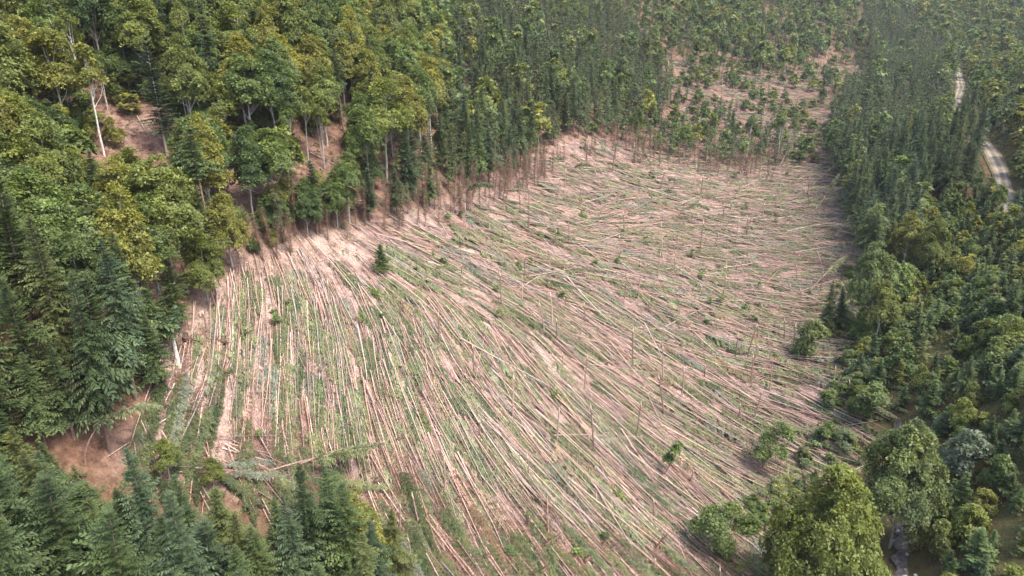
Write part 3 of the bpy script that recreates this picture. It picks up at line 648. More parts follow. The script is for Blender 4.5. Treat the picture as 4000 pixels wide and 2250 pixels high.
# single trees: base point, height of the tip in the picture, type, colour, trunk colour, label
SINGLE = [
 (20,240,60,"BH",2,1,"slender beech with pale trunk beside the hillside's upper margin"),(145,262,110,"BH",1,1,"slender beech with a snapped grey trunk uphill of the forked pale trunks"),
 (85,230,95,"BH",0,0,"thin small beech with pale trunk under the upper canopy"),(218,290,20,"BH",1,1,"tall olive beech whose twin grey stems lean uphill"),(262,392,105,"BH",2,1,"forked pale beech with a yellow tuft over branching white stems"),
 (273,275,120,"BH",0,0,"grey stemmed beech standing right behind the forked pale beech"),(420,392,85,"FIR",2,1,"tall ragged fir with a long white bare trunk"),(452,205,60,"BH",0,0,"green beech with thin grey stem in the shady hillside"),
 (548,228,40,"BH",3,0,"beech with mottled white stem above the brown slope"),(590,300,180,"BH",3,0,"grey green beech with three stems by the bare slope"),(775,400,215,"BH",1,0,"olive beech on a straight slim grey trunk"),
 (735,415,260,"BH",0,0,"green beech with branchy grey trunk beside the gap"),(818,428,260,"BH",1,0,"olive beech whose double stem parts low down"),(948,250,95,"BH",1,0,"yellow topped beech with short grey trunk in the wall of crowns"),
 (290,370,290,"Y",2,0,"small yellow beech on the bare hillside patch"),(480,420,300,"Y",2,0,"young golden beech beside the white bare trunk"),(640,560,310,"B",4,0,"deep green oval beech standing alone in the gap"),
 (60,330,215,"B",3,0,"rounded grey green beech at the hillside's near margin"),(45,440,290,"B",2,0,"round yellow crowned beech on the hillside's margin"),(180,420,258,"B",2,0,"yellow beech touching the forked pale stems"),
 (475,900,845,"BUSHB",3,0,""),
 (300,1160,1065,"LEANB",3,0,""),
 (2170,850,600,"BW",3,0,"bright green tall beech beside the gully"),(2200,875,700,"B",1,0,"olive beech with thin golden top beside the gully"),(2265,690,525,"BW",2,0,"orange tinted broad beech above the gully"),
 (2330,700,540,"BW",1,0,"pale olive beech next to the orange tinted beech"),(2268,560,450,"BW",3,0,"rounded light green beech below the valley spruces"),(2145,640,515,"POLE",0,0,"slim columnar spruce on the clearing's valley margin"),
 (2075,850,705,"S",3,0,"olive spruce, fuller of the twin spruces by the gully"),(2105,838,720,"S",1,0,"green spruce, slimmer of the twin spruces by the gully"),(2500,548,462,"B",0,0,"round green tree on the downhill side of the road bend"),(2545,566,470,"S",2,0,"bluish spruce on the downhill side of the road bend"),(2475,525,445,"B",4,0,"dark oval tree screening the road bend"),(2452,505,425,"B",3,0,"greyish round tree next to the dark oval one at the bend"),(2580,585,485,"B",1,0,"olive tree at the frame side of the road bend"),(30,1165,905,"FIR",0,0,"broad dark fir with low boughs above the shaded hollow"),(112,1125,885,"S",1,0,"green spruce with low boughs above the shaded hollow"),(185,1105,870,"S",0,0,"dark full spruce with low boughs above the shaded hollow"),(75,1245,1070,"S",3,0,"olive ragged spruce at the frame side of the shaded hollow"),(150,1275,1110,"S",1,0,"green spruce below the olive ragged one by the hollow"),(5,1225,1010,"S",0,0,"dark spruce behind the olive ragged one by the hollow"),(40,1330,1120,"S",2,0,"bluish spruce under the dark one at the frame side"),(215,1290,1165,"POLE",1,0,"thin spruce on the hollow's near rim"),(2035,900,800,"YB",3,0,"small leafy tree at the foot of the twin spruces"),
 (2065,265,185,"S",0,0,"dark lone spruce standing in the upper broken area"),(1490,150,70,"B",2,0,"bright yellow slender tree in the spruce wall"),(1470,95,12,"B",3,0,"green broadleaf tree uphill of the bright yellow tree"),
 (2055,1550,1155,"BL",1,0,"huge round beech with yellowing top beside the stream"),(2235,1375,1055,"BL",3,0,"broad beech with pale olive top above the stream"),
 (1975,980,0,"",0,0,""),
 (960,690,612,"S",1,0,"lone vivid green spruce among the sparse fallen trunks"),(1160,650,595,"POLE",1,0,"thin surviving spruce with a ragged green top"),
 (1310,420,255,"S",0,0,"narrow dark spruce at the spruce wall's outer corner"),(1795,330,265,"S",0,0,"dark spruce heading the surviving island"),(1840,345,270,"S",1,0,"green spruce in the surviving island"),(1770,340,285,"S",0,0,"shorter dark spruce in the surviving island"),
 (1880,380,285,"BH",3,0,"pale stemmed broadleaf tree beside the surviving island"),(1990,395,285,"BH",3,0,"light leafed tree with leaning white stem by the valley stand"),(1955,400,285,"BH",3,0,"slim leafed tree with grey stem by the valley stand"),
 (1720,400,310,"B",0,0,"bushy green tree on the uphill end of the surviving island"),(1600,370,265,"B",0,0,"rounded broadleaf at the spruce wall's foot"),(1420,330,215,"S",3,0,"olive spruce at the spruce wall's foot"),
 (880,560,375,"B",0,0,"bright green beech drooping over the clearing's top margin"),(800,590,400,"FIR",2,0,"bluish fir hanging over the clearing's top margin"),(1080,520,400,"S",1,0,"green spruce closing the beechwood's corner"),
 (720,1480,1245,"S",1,0,"green spruce in the clump below the clearing"),(2190,1060,960,"YB",3,0,"whitish leafed sapling tree by the dark stream bank"),(2420,1200,1080,"YB",3,0,"bluish grey willow bush beside the young stand"),
 (430,1215,1100,"B",1,0,"small yellow green tree at the clearing's lower tip"),(585,680,470,"BW",2,0,"olive yellow beech with boughs to the ground at the beechwood's lower edge"),(525,765,570,"BW",1,0,"olive low branched beech reaching into the sparse pink slope"),(455,835,650,"FIR",0,0,"dark broad fir beside the clearing's uphill tip"),
 (700,610,480,"BW",4,0,"deep green low branched beech on the clearing's top margin"),(775,592,440,"BW",4,0,"dark bushy beech with boughs down to the clearing"),(640,640,590,"YB",0,0,"small round bush at the beechwood's lower edge"),(690,622,575,"YB",2,0,"little yellowing bush at the beechwood's lower edge"),
 (850,572,420,"BW",0,0,"green low branched beech where the brown thicket starts"),(930,556,420,"FIR",2,0,"bluish fir at the start of the brown thicket"),(1000,545,410,"S",2,0,"bluish spruce rising from the brown thicket"),(395,885,700,"S",1,0,"green spruce touching the clearing's uphill tip"),(400,985,790,"S",0,0,"dark spruce on the fir stand's outer corner"),
 (540,1240,1150,"B",1,0,"yellow tipped small tree beside the lower spruces"),
 (805,1560,1165,"S",0,0,"dark slim spruce leading the clump below the clearing"),(860,1530,1175,"S",1,0,"dense green spruce beside the slim leading one"),(900,1560,1205,"FIR",1,0,"fir with a bright yellow young beech climbing beside it"),
 (910,1500,1230,"BW",2,0,"bright yellow young beech tucked in the spruce clump"),(780,1600,1235,"S",2,0,"bluish spruce at the front of the clump"),(1000,1500,1280,"S",3,0,"olive spruce closing the clump towards the fallen trunks"),
 (960,1600,1310,"S",2,0,"bluish spruce standing below the yellow young beech"),(430,1540,1125,"S",2,0,"broad bluish spruce below the shaded hollow"),(540,1580,1180,"S",1,0,"broad green spruce with raised tip below the crossed boles"),
 (310,1560,1215,"S",1,0,"green spruce with pointed tip below the shaded hollow"),(200,1530,1185,"S",2,0,"pale topped spruce below the shaded hollow"),(640,1620,1290,"S",3,0,"olive spruce between the two broad lower spruces"),
]
GROUPS = {"S": ("spruce_tree", "spruce"), "P": ("spruce_tree", "spruce"), "F": ("spruce_tree", "spruce"), "B": ("beech_tree", "beech"), "Y": ("young_tree", "young tree")}
for (u, v, vt, ty, ci, tb, lab) in SINGLE:
    if not lab: continue
    x, y, z = (float(q[0]) for q in ground(u, v)); H = tree_top_height(x, y, z, vt); rz = rnd(0, 6.28); tl = (R.normal(0, .015), R.normal(0, .015))
    if ty == "S": o = place("spruce_tree", SPRUCE[R.integers(9)], (x, y, z - .2), (H / 24 * .5 + .5, H / 24 * .5 + .5, H / 24), rz, tl, jitter(C_BARK_S), jitter(C_SPRUCE[ci][1])); cat = "spruce"; r = 2.2
    elif ty == "POLE": o = place("spruce_tree", POLE[R.integers(3)], (x, y, z - .2), H / 18, rz, tl, jitter(C_BARK_S), jitter(C_SPRUCE[ci][1])); cat = "spruce"; r = 1.2
    elif ty == "FIR": o = place("spruce_tree", FIR[R.integers(2)], (x, y, z - .2), (H / 24 * .5 + .5, H / 24 * .5 + .5, H / 24), rz, tl, (.42, .38, .33) if tb else jitter(C_BARK_S), jitter(C_SPRUCE[ci][1])); cat = "fir"; r = 2.4
    elif ty == "B": o = place("beech_tree", BEECH[R.integers(6)], (x, y, z - .2), (H / 25 * .8 + .1, H / 25 * .8 + .1, H / 25), rz, tl, C_BARK_B, jitter(C_BEECH[ci][1], .06)); cat = "beech"; r = 3.0
    elif ty == "BH": o = place("beech_tree", BEECH_HIGH[R.integers(3)], (x, y, z - .2), (H / 25 * .8 + .1, H / 25 * .8 + .1, H / 25), rz, (tl[0], tl[1] - .03), (.56, .53, .48) if tb else C_BARK_B, jitter(C_BEECH[ci][1], .06)); cat = "beech"; r = 2.6
    elif ty == "BW": o = place("beech_tree", BEECH_WIDE[R.integers(2)], (x, y, z - .3), (.25 + .5 * H / 24, .25 + .5 * H / 24, H / 24), rz, tl, C_BARK_B, jitter(C_BEECH[ci][1], .04)); cat = "beech"; r = 4.5
    elif ty == "BL": o = place("beech_tree", BEECH_LOW[0 if u < 2100 else 1], (x, y, z - .3), (1.12, 1.12, H / 17), rz, tl, C_BARK_B, jitter(C_BEECH[ci][1], .04)); cat = "beech"; r = 5
    else:
        o = link("young_tree", YBEECH[R.integers(4)], (x, y, z - .1), color=jitter(C_BEECH[ci][1], .06) if "bluish" not in lab else (.13, .17, .14)); o.scale = (H / 7,) * 3; o.rotation_euler = (*tl, rz); cat = "young tree"; r = 1.6
    tag(o, lab, cat, {"spruce": "single spruces that stand out", "fir": "firs that stand out", "beech": "single beeches that stand out"}.get(cat, "single young trees that stand out"))
    OCC.append((x, y, r))

# keep-open sight gaps: places where the photo shows bare ground or road between crowns
OPEN = [CLEAR,
 [(330,300),(400,295),(415,345),(360,365)],[(285,1190),(390,1150),(400,1210),(330,1220)],[(200,180),(270,180),(280,250),(215,270)],[(395,250),(425,250),(432,370),(405,380)],[(770,350),(850,350),(850,400),(770,400)],
 [(2408,215),(2430,210),(2428,235),(2420,262),(2406,262)],[(2475,350),(2490,355),(2530,400),(2530,455),(2508,455),(2505,415),(2485,385)],[(2272,1290),(2300,1240),(2315,1250),(2295,1330),(2282,1449),(2262,1449)],
 [(2330,865),(2390,835),(2400,850),(2340,895)],[(2195,1000),(2240,970),(2250,1000),(2210,1025)]]
GRID = 3.0
cand = []
for x in np.arange(-230, 760, GRID):
    cand.append(np.c_[np.full(330, x), 55 + np.arange(330) * GRID])
cand = np.vstack(cand) + R.uniform(-GRID / 2, GRID / 2, (330 * len(cand), 2))
cz = height(cand[:, 0], cand[:, 1]); cu, cv, cd = project(cand[:, 0], cand[:, 1], cz)
zc_ = zone_of(cu, cv, cd)
ok = (zc_ >= 0) & (cu > -330) & (cu < 2900) & (cv < 2050) & (cv > -25)
dr_, _ = seg_dist(cand[:, 0], cand[:, 1], ROAD); ds_, _ = seg_dist(cand[:, 0], cand[:, 1], STREAM)
ok &= (dr_ > 4.6) & (ds_ > 3.0)
idx = np.where(ok)[0]; R.shuffle(idx)
# zone: spacing, weights of (spruce, high-crowned spruce, pole, fir, beech, high beech, young spruce, young beech), mean height, spread
ZSPEC = {"front": (3.9, (8,1,.3,1.5,0,0,0,.4), 22, 2.5), "firs": (4.4, (7,.5,0,3,.5,0,0,0), 23, 2), "beech": (5.0, (.7,.3,.2,.5,8,1.0,0,1.4), 23.5, 3), "edge": (3.4, (5,2,2.5,.8,1.2,0,0,.5), 17, 3),
         "spruce": (4.2, (8,.6,.4,.5,.9,0,0,0), 20, 2.5), "thin": (5.6, (3,1,1,.2,4,.6,0,.5), 15, 2.5), "valley": (4.1, (8,1,.4,.6,.6,0,0,0), 21, 2), "far": (5.2, (5,.2,0,.4,4.6,0,0,0), 15, 2.5),
         "young": (2.2, (.10,0,0,.04,.16,0,5.6,4.2), 6.2, 1.5), "upper": (5.2, (1.2,1.2,1.8,0,1,1.0,0,5), 8.5, 3), "island": (5.6, (4,2,1.5,.3,1.4,1.6,0,1.5), 12.5, 3), "clear": (1e9, (), 0, 0)}
PLAN = []
KIND = ["S", "SH", "P", "F", "B", "BH", "YS", "YB"]
CR = {"S": 3.0, "SH": 2.8, "P": 1.5, "F": 3.3, "B": 5.2, "BH": 3.4, "YS": 1.3, "YB": 1.5}
cells = {}
def near(x, y, r):
    i, j = int(x // 6), int(y // 6)
    for a in (-1, 0, 1):
        for b in (-1, 0, 1):
            for (px, py, pr) in cells.get((i + a, j + b), ()):
                if (px - x) ** 2 + (py - y) ** 2 < (min(r, pr) if pr < r * .8 else r) ** 2: return True
    return False
for (x, y, r) in OCC: cells.setdefault((int(x // 6), int(y // 6)), []).append((x, y, r * 1.2))
acc = []
for i in idx:
    zn = Z_POLY[zc_[i]][0]; sp, w, hm, hs = ZSPEC[zn]
    if zn == "clear": continue
    x, y = cand[i]
    if near(x, y, sp * (.8 + .4 * R.random())): continue
    nz = math.sin(x * .09 + 1.7 * math.sin(y * .05)) * math.sin(y * .075 + 1.2 * math.sin(x * .04)) + R.normal(0, .15)
    if (zn == "upper" and nz < .05) or (zn == "thin" and nz < -.5): continue
    w = np.array(w, float); k = KIND[R.choice(8, p=w / w.sum())]
    h = hm + R.normal(0, hs)
    if zn == "young" and k in ("S", "F", "B"): h = rnd(9, 13)
    if k == "P": h = min(h, 16) * rnd(.75, 1.05)
    if k == "YB" and zn != "young": h = rnd(4, 8)
    if k in ("YS", "YB") and zn == "young": h = max(3.0, h * (1 if y > 120 else .9))
    h = max(h, 3.0)
    cells.setdefault((int(x // 6), int(y // 6)), []).append((x, y, sp)); acc.append((i, k, h, zn))
cells = {}
for i in idx:
    x, y = cand[i]
    if Z_POLY[zc_[i]][0] != "beech" or cu[i] > 950 or cd[i] > 240 or near(x, y, 3.4): continue
    if R.random() < .45: continue
    cells.setdefault((int(x // 6), int(y // 6)), []).append((x, y, 3.4)); acc.append((i, "YB", float(rnd(3, 9)), "beech"))
ai = np.array([a[0] for a in acc]); X0 = cand[ai, 0]; Y0 = cand[ai, 1]; Z0 = cz[ai]; HH = np.array([a[2] for a in acc]); KK = np.array([a[1] for a in acc]); ZNM = np.array([a[3] for a in acc])
bad = np.zeros(len(acc), bool); rr_ = np.array([CR[k] for k in KK])
dirx = np.ones(len(acc))
for fz in (.15, .35, .55, .75, .95):
    prof = rr_ * np.where(np.isin(KK, ["B", "BH", "YB"]), math.sin(min(fz + .15, 1) * 2.6) ** .5, (1.05 - fz)) * np.where(np.isin(KK, ["SH", "P", "BH"]) & (fz < .5), .2, 1) * .55
    for sx in (-1, 0, 1):
        u, v, d = project(X0 + sx * prof, Y0, Z0 + HH * fz)
        for p in OPEN: bad |= inside(p, u, v) & (ZNM != "upper") & (ZNM != "edge") & (ZNM != "island")
        # thin stems at the wood's margin may stand in front of the clearing, so the margin is not a clean cut
        p = OPEN[0]; bad |= inside(p, u, v) & (ZNM == "edge") & np.isin(KK, ["S", "B", "F"]) & (fz > .3)
u0, v0, d0 = project(X0, Y0, Z0)
lim = np.interp(u0, [-200, 0, 100, 190, 225, 330, 440, 470, 540, 570, 620, 720, 760, 860, 900], [190, 190, 215, 245, 380, 360, 375, 285, 270, 340, 400, 290, 375, 375, 280])
hs_ = np.linspace(2, 34, 65); vh = np.stack([project(X0, Y0, Z0 + q)[1] for q in hs_], 1); hcap = hs_[np.argmin(np.abs(vh - lim[:, None]), axis=1)]
lim2 = np.interp(u0, [-300, 60, 150, 185, 310, 400, 430, 480, 540, 640, 720, 790, 830, 900, 1000, 1060], [1020, 1050, 1090, 1190, 1215, 1215, 1130, 1180, 1180, 1290, 1245, 1190, 1165, 1205, 1280, 1340]) + R.uniform(-25, 30, len(u0))
hcap2 = hs_[np.argmin(np.abs(vh - lim2[:, None]), axis=1)]; fr2 = ZNM == "front"; HH = np.where(fr2, np.minimum(HH, hcap2), HH); bad |= fr2 & (HH < 11)
frontal = (ZNM == "beech") & (u0 < 880) & (v0 > 405)
HH = np.where(frontal, np.minimum(HH, hcap), HH); bad |= frontal & (HH < 7)
_, v1, _ = project(X0, Y0, Z0 + HH)
infr = (u0 > -150) & (u0 < 2730) & (v1 < 1500)
keep = ~bad
size = HH * FPX / d0
FAM = {"S": "spruce_tree", "SH": "spruce_tree", "P": "spruce_tree", "F": "spruce_tree", "B": "beech_tree", "BH": "beech_tree", "YS": "young_spruce", "YB": "young_beech"}
fam = np.array([FAM[k] for k in KK])
single = np.zeros(len(acc), bool)
have = {"spruce_tree": 28, "beech_tree": 30, "young_spruce": 0, "young_beech": 12}
for f_ in have:
    c = np.where(keep & infr & (fam == f_))[0]; c = c[np.argsort(-size[c])][:298 - have[f_]]; single[c] = True
ZGROUP = {"front": "the lower spruce clump", "firs": "the dark fir stand", "beech": "the hillside beechwood", "edge": "the clearing's upper margin", "spruce": "the spruce wall", "thin": "the thinned ridge wood",
          "valley": "the valley spruce stand", "far": "the far valley side", "young": "the young stand", "upper": "the upper broken area", "island": "the surviving island"}
print("trees", len(acc), "kept", keep.sum(), "single", single.sum(), {z: int((keep & (ZNM == z)).sum()) for z in ZSPEC})
FARG = {"far_forest": Geo(), "young_forest": Geo()}
LODARR = {}
def lod(me):
    if me.name in LODARR: return LODARR[me.name]
    n = len(me.vertices); V = np.empty(n * 3, np.float32); me.vertices.foreach_get("co", V)
    lt = np.empty(len(me.polygons), np.int32); me.polygons.foreach_get("loop_total", lt); ls = np.empty(len(lt), np.int32); me.polygons.foreach_get("loop_start", ls)
    li = np.empty(len(me.loops), np.int32); me.loops.foreach_get("vertex_index", li); mi = np.empty(len(lt), np.int32); me.polygons.foreach_get("material_index", mi)
    cc = np.empty(len(lt) * 4, np.float32); me.attributes["leafcol"].data.foreach_get("color", cc)
    Q = np.stack([li[ls], li[ls + 1], li[ls + 2], li[np.where(lt == 4, ls + 3, ls + 2)]], 1)
    LODARR[me.name] = (V.reshape(-1, 3), Q, cc.reshape(-1, 4)[:, :3], mi); return LODARR[me.name]
def stuff_copy(G, me, loc, sc, rz, leaf, bark, leafslot):
    V, Q, cc, mi = lod(me); c, s = math.cos(rz), math.sin(rz)
    W = np.c_[(V[:, 0] * c - V[:, 1] * s) * sc[0], (V[:, 0] * s + V[:, 1] * c) * sc[0], V[:, 2] * sc[1]] + np.array(loc)
    G.V.append(W); G.Q.append(Q + G.n); G.n += len(W)
    G.C.append(np.where((mi == 0)[:, None], cc * np.array(leaf), cc * np.array(bark))); G.M.append(np.where(mi == 0, leafslot, 2))
for i in np.where(keep)[0]:
    x, y, z, h, k, zn = X0[i], Y0[i], Z0[i], HH[i], KK[i], ZNM[i]
    rz = rnd(0, 6.28); tl = (R.normal(0, .02), R.normal(0, .02))
    broad = k in ("B", "BH", "YB")
    if broad:
        p = {"beech": (4, 4, 3.4, 1, 2), "far": (3, 4, 2.6, .5, 3), "young": (3.5, 4, 2.6, 2, 1.5)}.get(zn, (4, 2, .7, 2, 3)); ci = R.choice(5, p=np.array(p) / sum(p)); cname, col = C_BEECH[ci]
    else:
        p = {"firs": (6, 4, 1, 1), "front": (3, 4, 3, 1.5), "valley": (6, 4, 3, .6), "far": (5, 4, 3, 1), "young": (3, 5, 2, 3)}.get(zn, (4, 4, 2.5, 1.3)); ci = R.choice(4, p=np.array(p) / sum(p)); cname, col = C_SPRUCE[ci]
        if zn == "young": col = tuple(np.array(col) * 1.15)
    col = jitter(col, .10)
    if not single[i]:
        if not infr[i] and d0[i] > 250: continue
        far_ = "young_forest" if zn == "young" else "far_forest"
        me = (LOD_YB if zn == "young" else LOD_B)[R.integers(3)] if broad else (LOD_YS if zn == "young" else LOD_S)[R.integers(3)]
        H0 = 18 if zn != "young" else (7 if broad else 8); wsc = (h / H0 * .6 + .4) * (.75 if k in ("P", "BH") else 1) * rnd(.9, 1.2)
        stuff_copy(FARG[far_], me, (x, y, z - .1), (wsc, h / H0), rz, col, C_BARK_B if broad else C_BARK_S, 1 if broad else 0); continue
    g = ZGROUP[zn]; hk = "tall" if h > hm else "short"
    if k in ("S", "SH", "P", "F"):
        pr = {"S": SPRUCE, "SH": SPRUCE_HIGH, "P": POLE, "F": FIR}[k]; H0 = 18 if k == "P" else 24
        w = (h / H0 * .65 + .35) * rnd(.85, 1.15); w = max(w, .95) * 1.08 if zn == "front" else w
        o = place("spruce_tree", pr[R.integers(len(pr))], (x, y, z - .15), (w, w, h / H0), rz, tl, jitter(C_BARK_S), col)
        noun = {"S": "spruce", "SH": "high-crowned spruce", "P": "bare-stemmed spruce", "F": "broad fir"}[k]
        want_label(o, x, y, f"{cname} {noun}", f"spruces of {g}", "fir" if k == "F" else "spruce")
    elif k in ("B", "BH"):
        pr = (BEECH_WIDE if h < 17 and zn == "beech" else BEECH) if k == "B" else BEECH_HIGH; w = (h / 25 * .8 + .2) * rnd(.82, 1.15)
        o = place("beech_tree", pr[R.integers(len(pr))], (x, y, z - .15), (w, w, h / 25), rz, tl, jitter(C_BARK_B, .08), col)
        want_label(o, x, y, f"{cname} beech" if k == "B" else f"long trunked {cname} beech", f"beeches of {g}", "beech")
    else:
        me = (YSPRUCE if k == "YS" else YBEECH)[R.integers(4)]; s = h / (8 if k == "YS" else 7)
        o = link("young_spruce" if k == "YS" else "young_beech", me, (x, y, z - .1), color=col); o.scale = (s * rnd(.85, 1.2),) * 2 + (s,); o.rotation_euler = (*tl, rz)
        want_label(o, x, y, f"{cname} young {'spruce' if k == 'YS' else 'beech'}", f"young trees of {g}", "young spruce" if k == "YS" else "young beech")
for nm, G in FARG.items():
    if G.n:
        o = link(nm, G.mesh(nm, [M_NEEDLE, M_LEAF, M_BARK]), color=(1, 1, 1))
        tag(o, {"far_forest": "far wood of spruces and beeches closing the valley", "young_forest": "far part of the young mixed stand across the stream"}[nm], "forest", kind="stuff")

# ------------------------------------------------------------------ the windthrown trees
FLOW = np.array([(480,950,-.5,1),(650,850,-.15,1),(800,900,.05,1),(950,850,.3,1),(1000,1050,.35,1),(1150,1300,.6,1),(1400,1100,.9,1),(1700,1350,1,.85),(1750,1000,1,.72),(1850,850,1,.42),(1950,800,1,.28),(2000,650,1,.14),
 (1300,650,1,.55),(1050,600,1,.45),(1500,550,1,.05),(1800,480,1,.08),(1900,350,1,.12),(1400,430,1,.4),(2050,200,1,.3),(560,1120,.5,.8),(1650,1250,1,.95),(1100,900,.65,1),(1300,1000,.95,1),(1500,850,1,.72),(1300,1400,.7,1),(700,1000,0,1),(1900,1100,1,.6)], float)
_fd = FLOW[:, 2:] / np.linalg.norm(FLOW[:, 2:], axis=1)[:, None]
def flow(u, v):
    w = 1 / (((FLOW[:, 0] - u) / 100) ** 2 + ((FLOW[:, 1] - v) / 70) ** 2 + .3) ** 1.5
    d = (w[:, None] * _fd).sum(0); return d / np.linalg.norm(d)
def flows(u, v):
    w = 1 / (((FLOW[None, :, 0] - u[:, None]) / 100) ** 2 + ((FLOW[None, :, 1] - v[:, None]) / 70) ** 2 + .3) ** 1.5
    d = w @ _fd; return d / np.linalg.norm(d, axis=1)[:, None]
def headings(x, y, spread):
    """World headings of the falls: the slope direction in which neighbouring trees lie, with some scatter."""
    u, v, _ = project(x, y, height(x, y)); f = flows(u, v); a = np.arctan2(f[:, 1], f[:, 0]) + R.normal(0, 1, len(u)) * spread
    gx, gy, _ = ground(u + 14 * np.cos(a), v + 14 * np.sin(a)); return np.arctan2(gy - y, gx - x)
def heading(x, y, z, spread): return float(headings(np.array([x]), np.array([y]), np.array([spread]))[0])
def lie(x, y, ang, L, lift):
    """Rest a bole of length L on the slope from its butt at (x, y)."""
    ex, ey = x + L * math.cos(ang), y + L * math.sin(ang); s = np.linspace(0, 1, 9)
    zs = height(x + (ex - x) * s, y + (ey - y) * s); k = np.polyfit(s, zs, 1); off = np.max(zs - np.polyval(k, s)) * .75
    p = math.atan2(k[0], L); return (x, y, k[1] + off + lift), (0, -p, ang)
UPPERZ = ("clear", "upper")
mc = (np.isin(zc_, [ZN["clear"], ZN["upper"], ZN["island"]])) & (cu > -50) & (cu < 2400) & (cv < 1600) & (cv > -20)
ci_ = np.where(mc)[0]; dens = np.where(zc_[ci_] == ZN["clear"], 1.0, .5) * np.where(cu[ci_] < 800, .8, 1.0) * np.where((cu[ci_] < 520), .9, 1) * np.clip(170 / cd[ci_], .6, 1.6)
NF = 3200
pick = R.choice(ci_, NF * 2, replace=True, p=dens / dens.sum())
EDGEP = Z_POLY[1][1]
def in_open(x, y):
    u, v, d = project(x, y, height(x, y)); return inside(EDGEP, u, v) | inside(Z_POLY[2][1], u, v)
PX, PY = (cand[pick] + R.uniform(-1.5, 1.5, (len(pick), 2))).T
SP = .065 + .17 * np.clip((cd[pick] - 170) / 50, 0, 1); SP = np.where((cu[pick] < 700) & (cv[pick] > 1080), .5, SP); SP = np.where(R.random(len(pick)) < .05, .5, SP)
PA = headings(PX, PY, SP); PL = 21 * rnd(.65, 1.1, len(pick)); keepL = in_open(PX + PL * .8 * np.cos(PA), PY + PL * .8 * np.sin(PA)); PL = np.where(keepL, PL, PL * .7)
downs = [(float(cd[i]), float(PX[q]), float(PY[q]), float(PA[q]), float(PL[q])) for q, i in enumerate(pick)]
half = sorted(downs[:NF]); rest = sorted(downs[NF:])
TIMBER = Geo()
def down_stuff(x, y, a, L, log):
    (lx, ly, lz), (rx, ry, rz) = lie(x, y, a, L, rnd(.15, .9)); d = np.array([math.cos(rz) * math.cos(ry), math.sin(rz) * math.cos(ry), -math.sin(ry)]); s = np.linspace(0, 1, 4)
    P = np.array([lx, ly, lz]) + d * (s * L)[:, None]; P += np.array([-d[1], d[0], 0]) * (R.normal(0, .25) * np.sin(s * 3.1) + R.normal(0, .05, 4))[:, None]; c = np.array(jitter(C_LOG[R.choice(4, p=[.5, .33, .08, .09])][1], .16)); tk = rnd(.6, 1.25)
    TIMBER.tube(P, (.10 * (1 - .7 * s) + .016) * tk, 5, c, 1)
    n = 14; q = rnd(.1, .75, n); A_ = np.array([lx, ly, lz]) + d * (q * L)[:, None]; sd = np.array([-d[1], d[0], 0])
    TIMBER.sticks(A_, A_ + (sd * R.choice([-1, 1], n)[:, None] + d * .6 + np.array([0, 0, .35])) * rnd(.3, 1.2, n)[:, None], .026, c * .8, 1)
    if not log:
        n = 60; q = rnd(.38, 1, n); base = np.array([lx, ly, lz]) + d * (q * L)[:, None]; sd = np.array([-d[1], d[0], 0]); sgn = R.choice([-1, 1], n)[:, None]; sw = rnd(.45, .95, n)[:, None]
        dr = unit(sd * sgn * np.cos(sw) + d * np.sin(sw)); n0 = len(TIMBER.C)
        needle_branches(TIMBER, base, dr, 1.6 * (1.05 - (q - .38) / .66) + .3, .1, .35, 3, .8, .55, rnd(.7, 1.3, n), comb=.8)
        g = np.array(jitter(C_DOWN[R.choice(5, p=[.4, .25, .2, .1, .05])][1]))
        for t in range(n0, len(TIMBER.C)): TIMBER.C[t] = TIMBER.C[t] * g
OCN = 0
for j, (d, x, y, a, L) in enumerate(half):
    if j >= 292: down_stuff(x, y, a, L, R.random() < .42); continue
    k = R.integers(6); loc, rot = lie(x, y, a, L, rnd(.25, 1.05)); ln, lc = C_LOG[R.choice(4, p=[.5, .32, .08, .1])]; cn, cc = C_DOWN[R.choice(5, p=[.38, .27, .18, .1, .07])]
    s = L / 21; me = WIND[k] if k < 5 or R.random() < .6 else WIND[k - 5]
    o = place("fallen_spruce", me, loc, (s, s * .5 + .5, s * .5 + .5), rot[2], (0, rot[1]), jitter(lc), jitter(cc)); o.rotation_euler = rot
    want_label(o, x + L * .5 * math.cos(a), y + L * .5 * math.sin(a), f"fallen {cn} spruce", "wind-thrown spruces lying across the clearing", "fallen spruce")
for j, (d, x, y, a, L) in enumerate(rest):
    if j >= 284: down_stuff(x, y, a, L, R.random() < .62); continue
    loc, rot = lie(x, y, a, L * .75, rnd(.15, 1.1)); ln, lc = C_LOG[R.choice(4, p=[.5, .3, .1, .1])]; s = L * .75 / 15
    o = link("fallen_log", LOG[R.integers(5)], loc, color=jitter(lc)); o.scale = (s, rnd(.8, 1.2), rnd(.8, 1.2)); o.scale[2] = o.scale[1]; o.rotation_euler = rot
    want_label(o, x + L * .4 * math.cos(a), y + L * .4 * math.sin(a), f"{ln} fallen trunk", "bare trunks lying across the clearing", "fallen trunk")
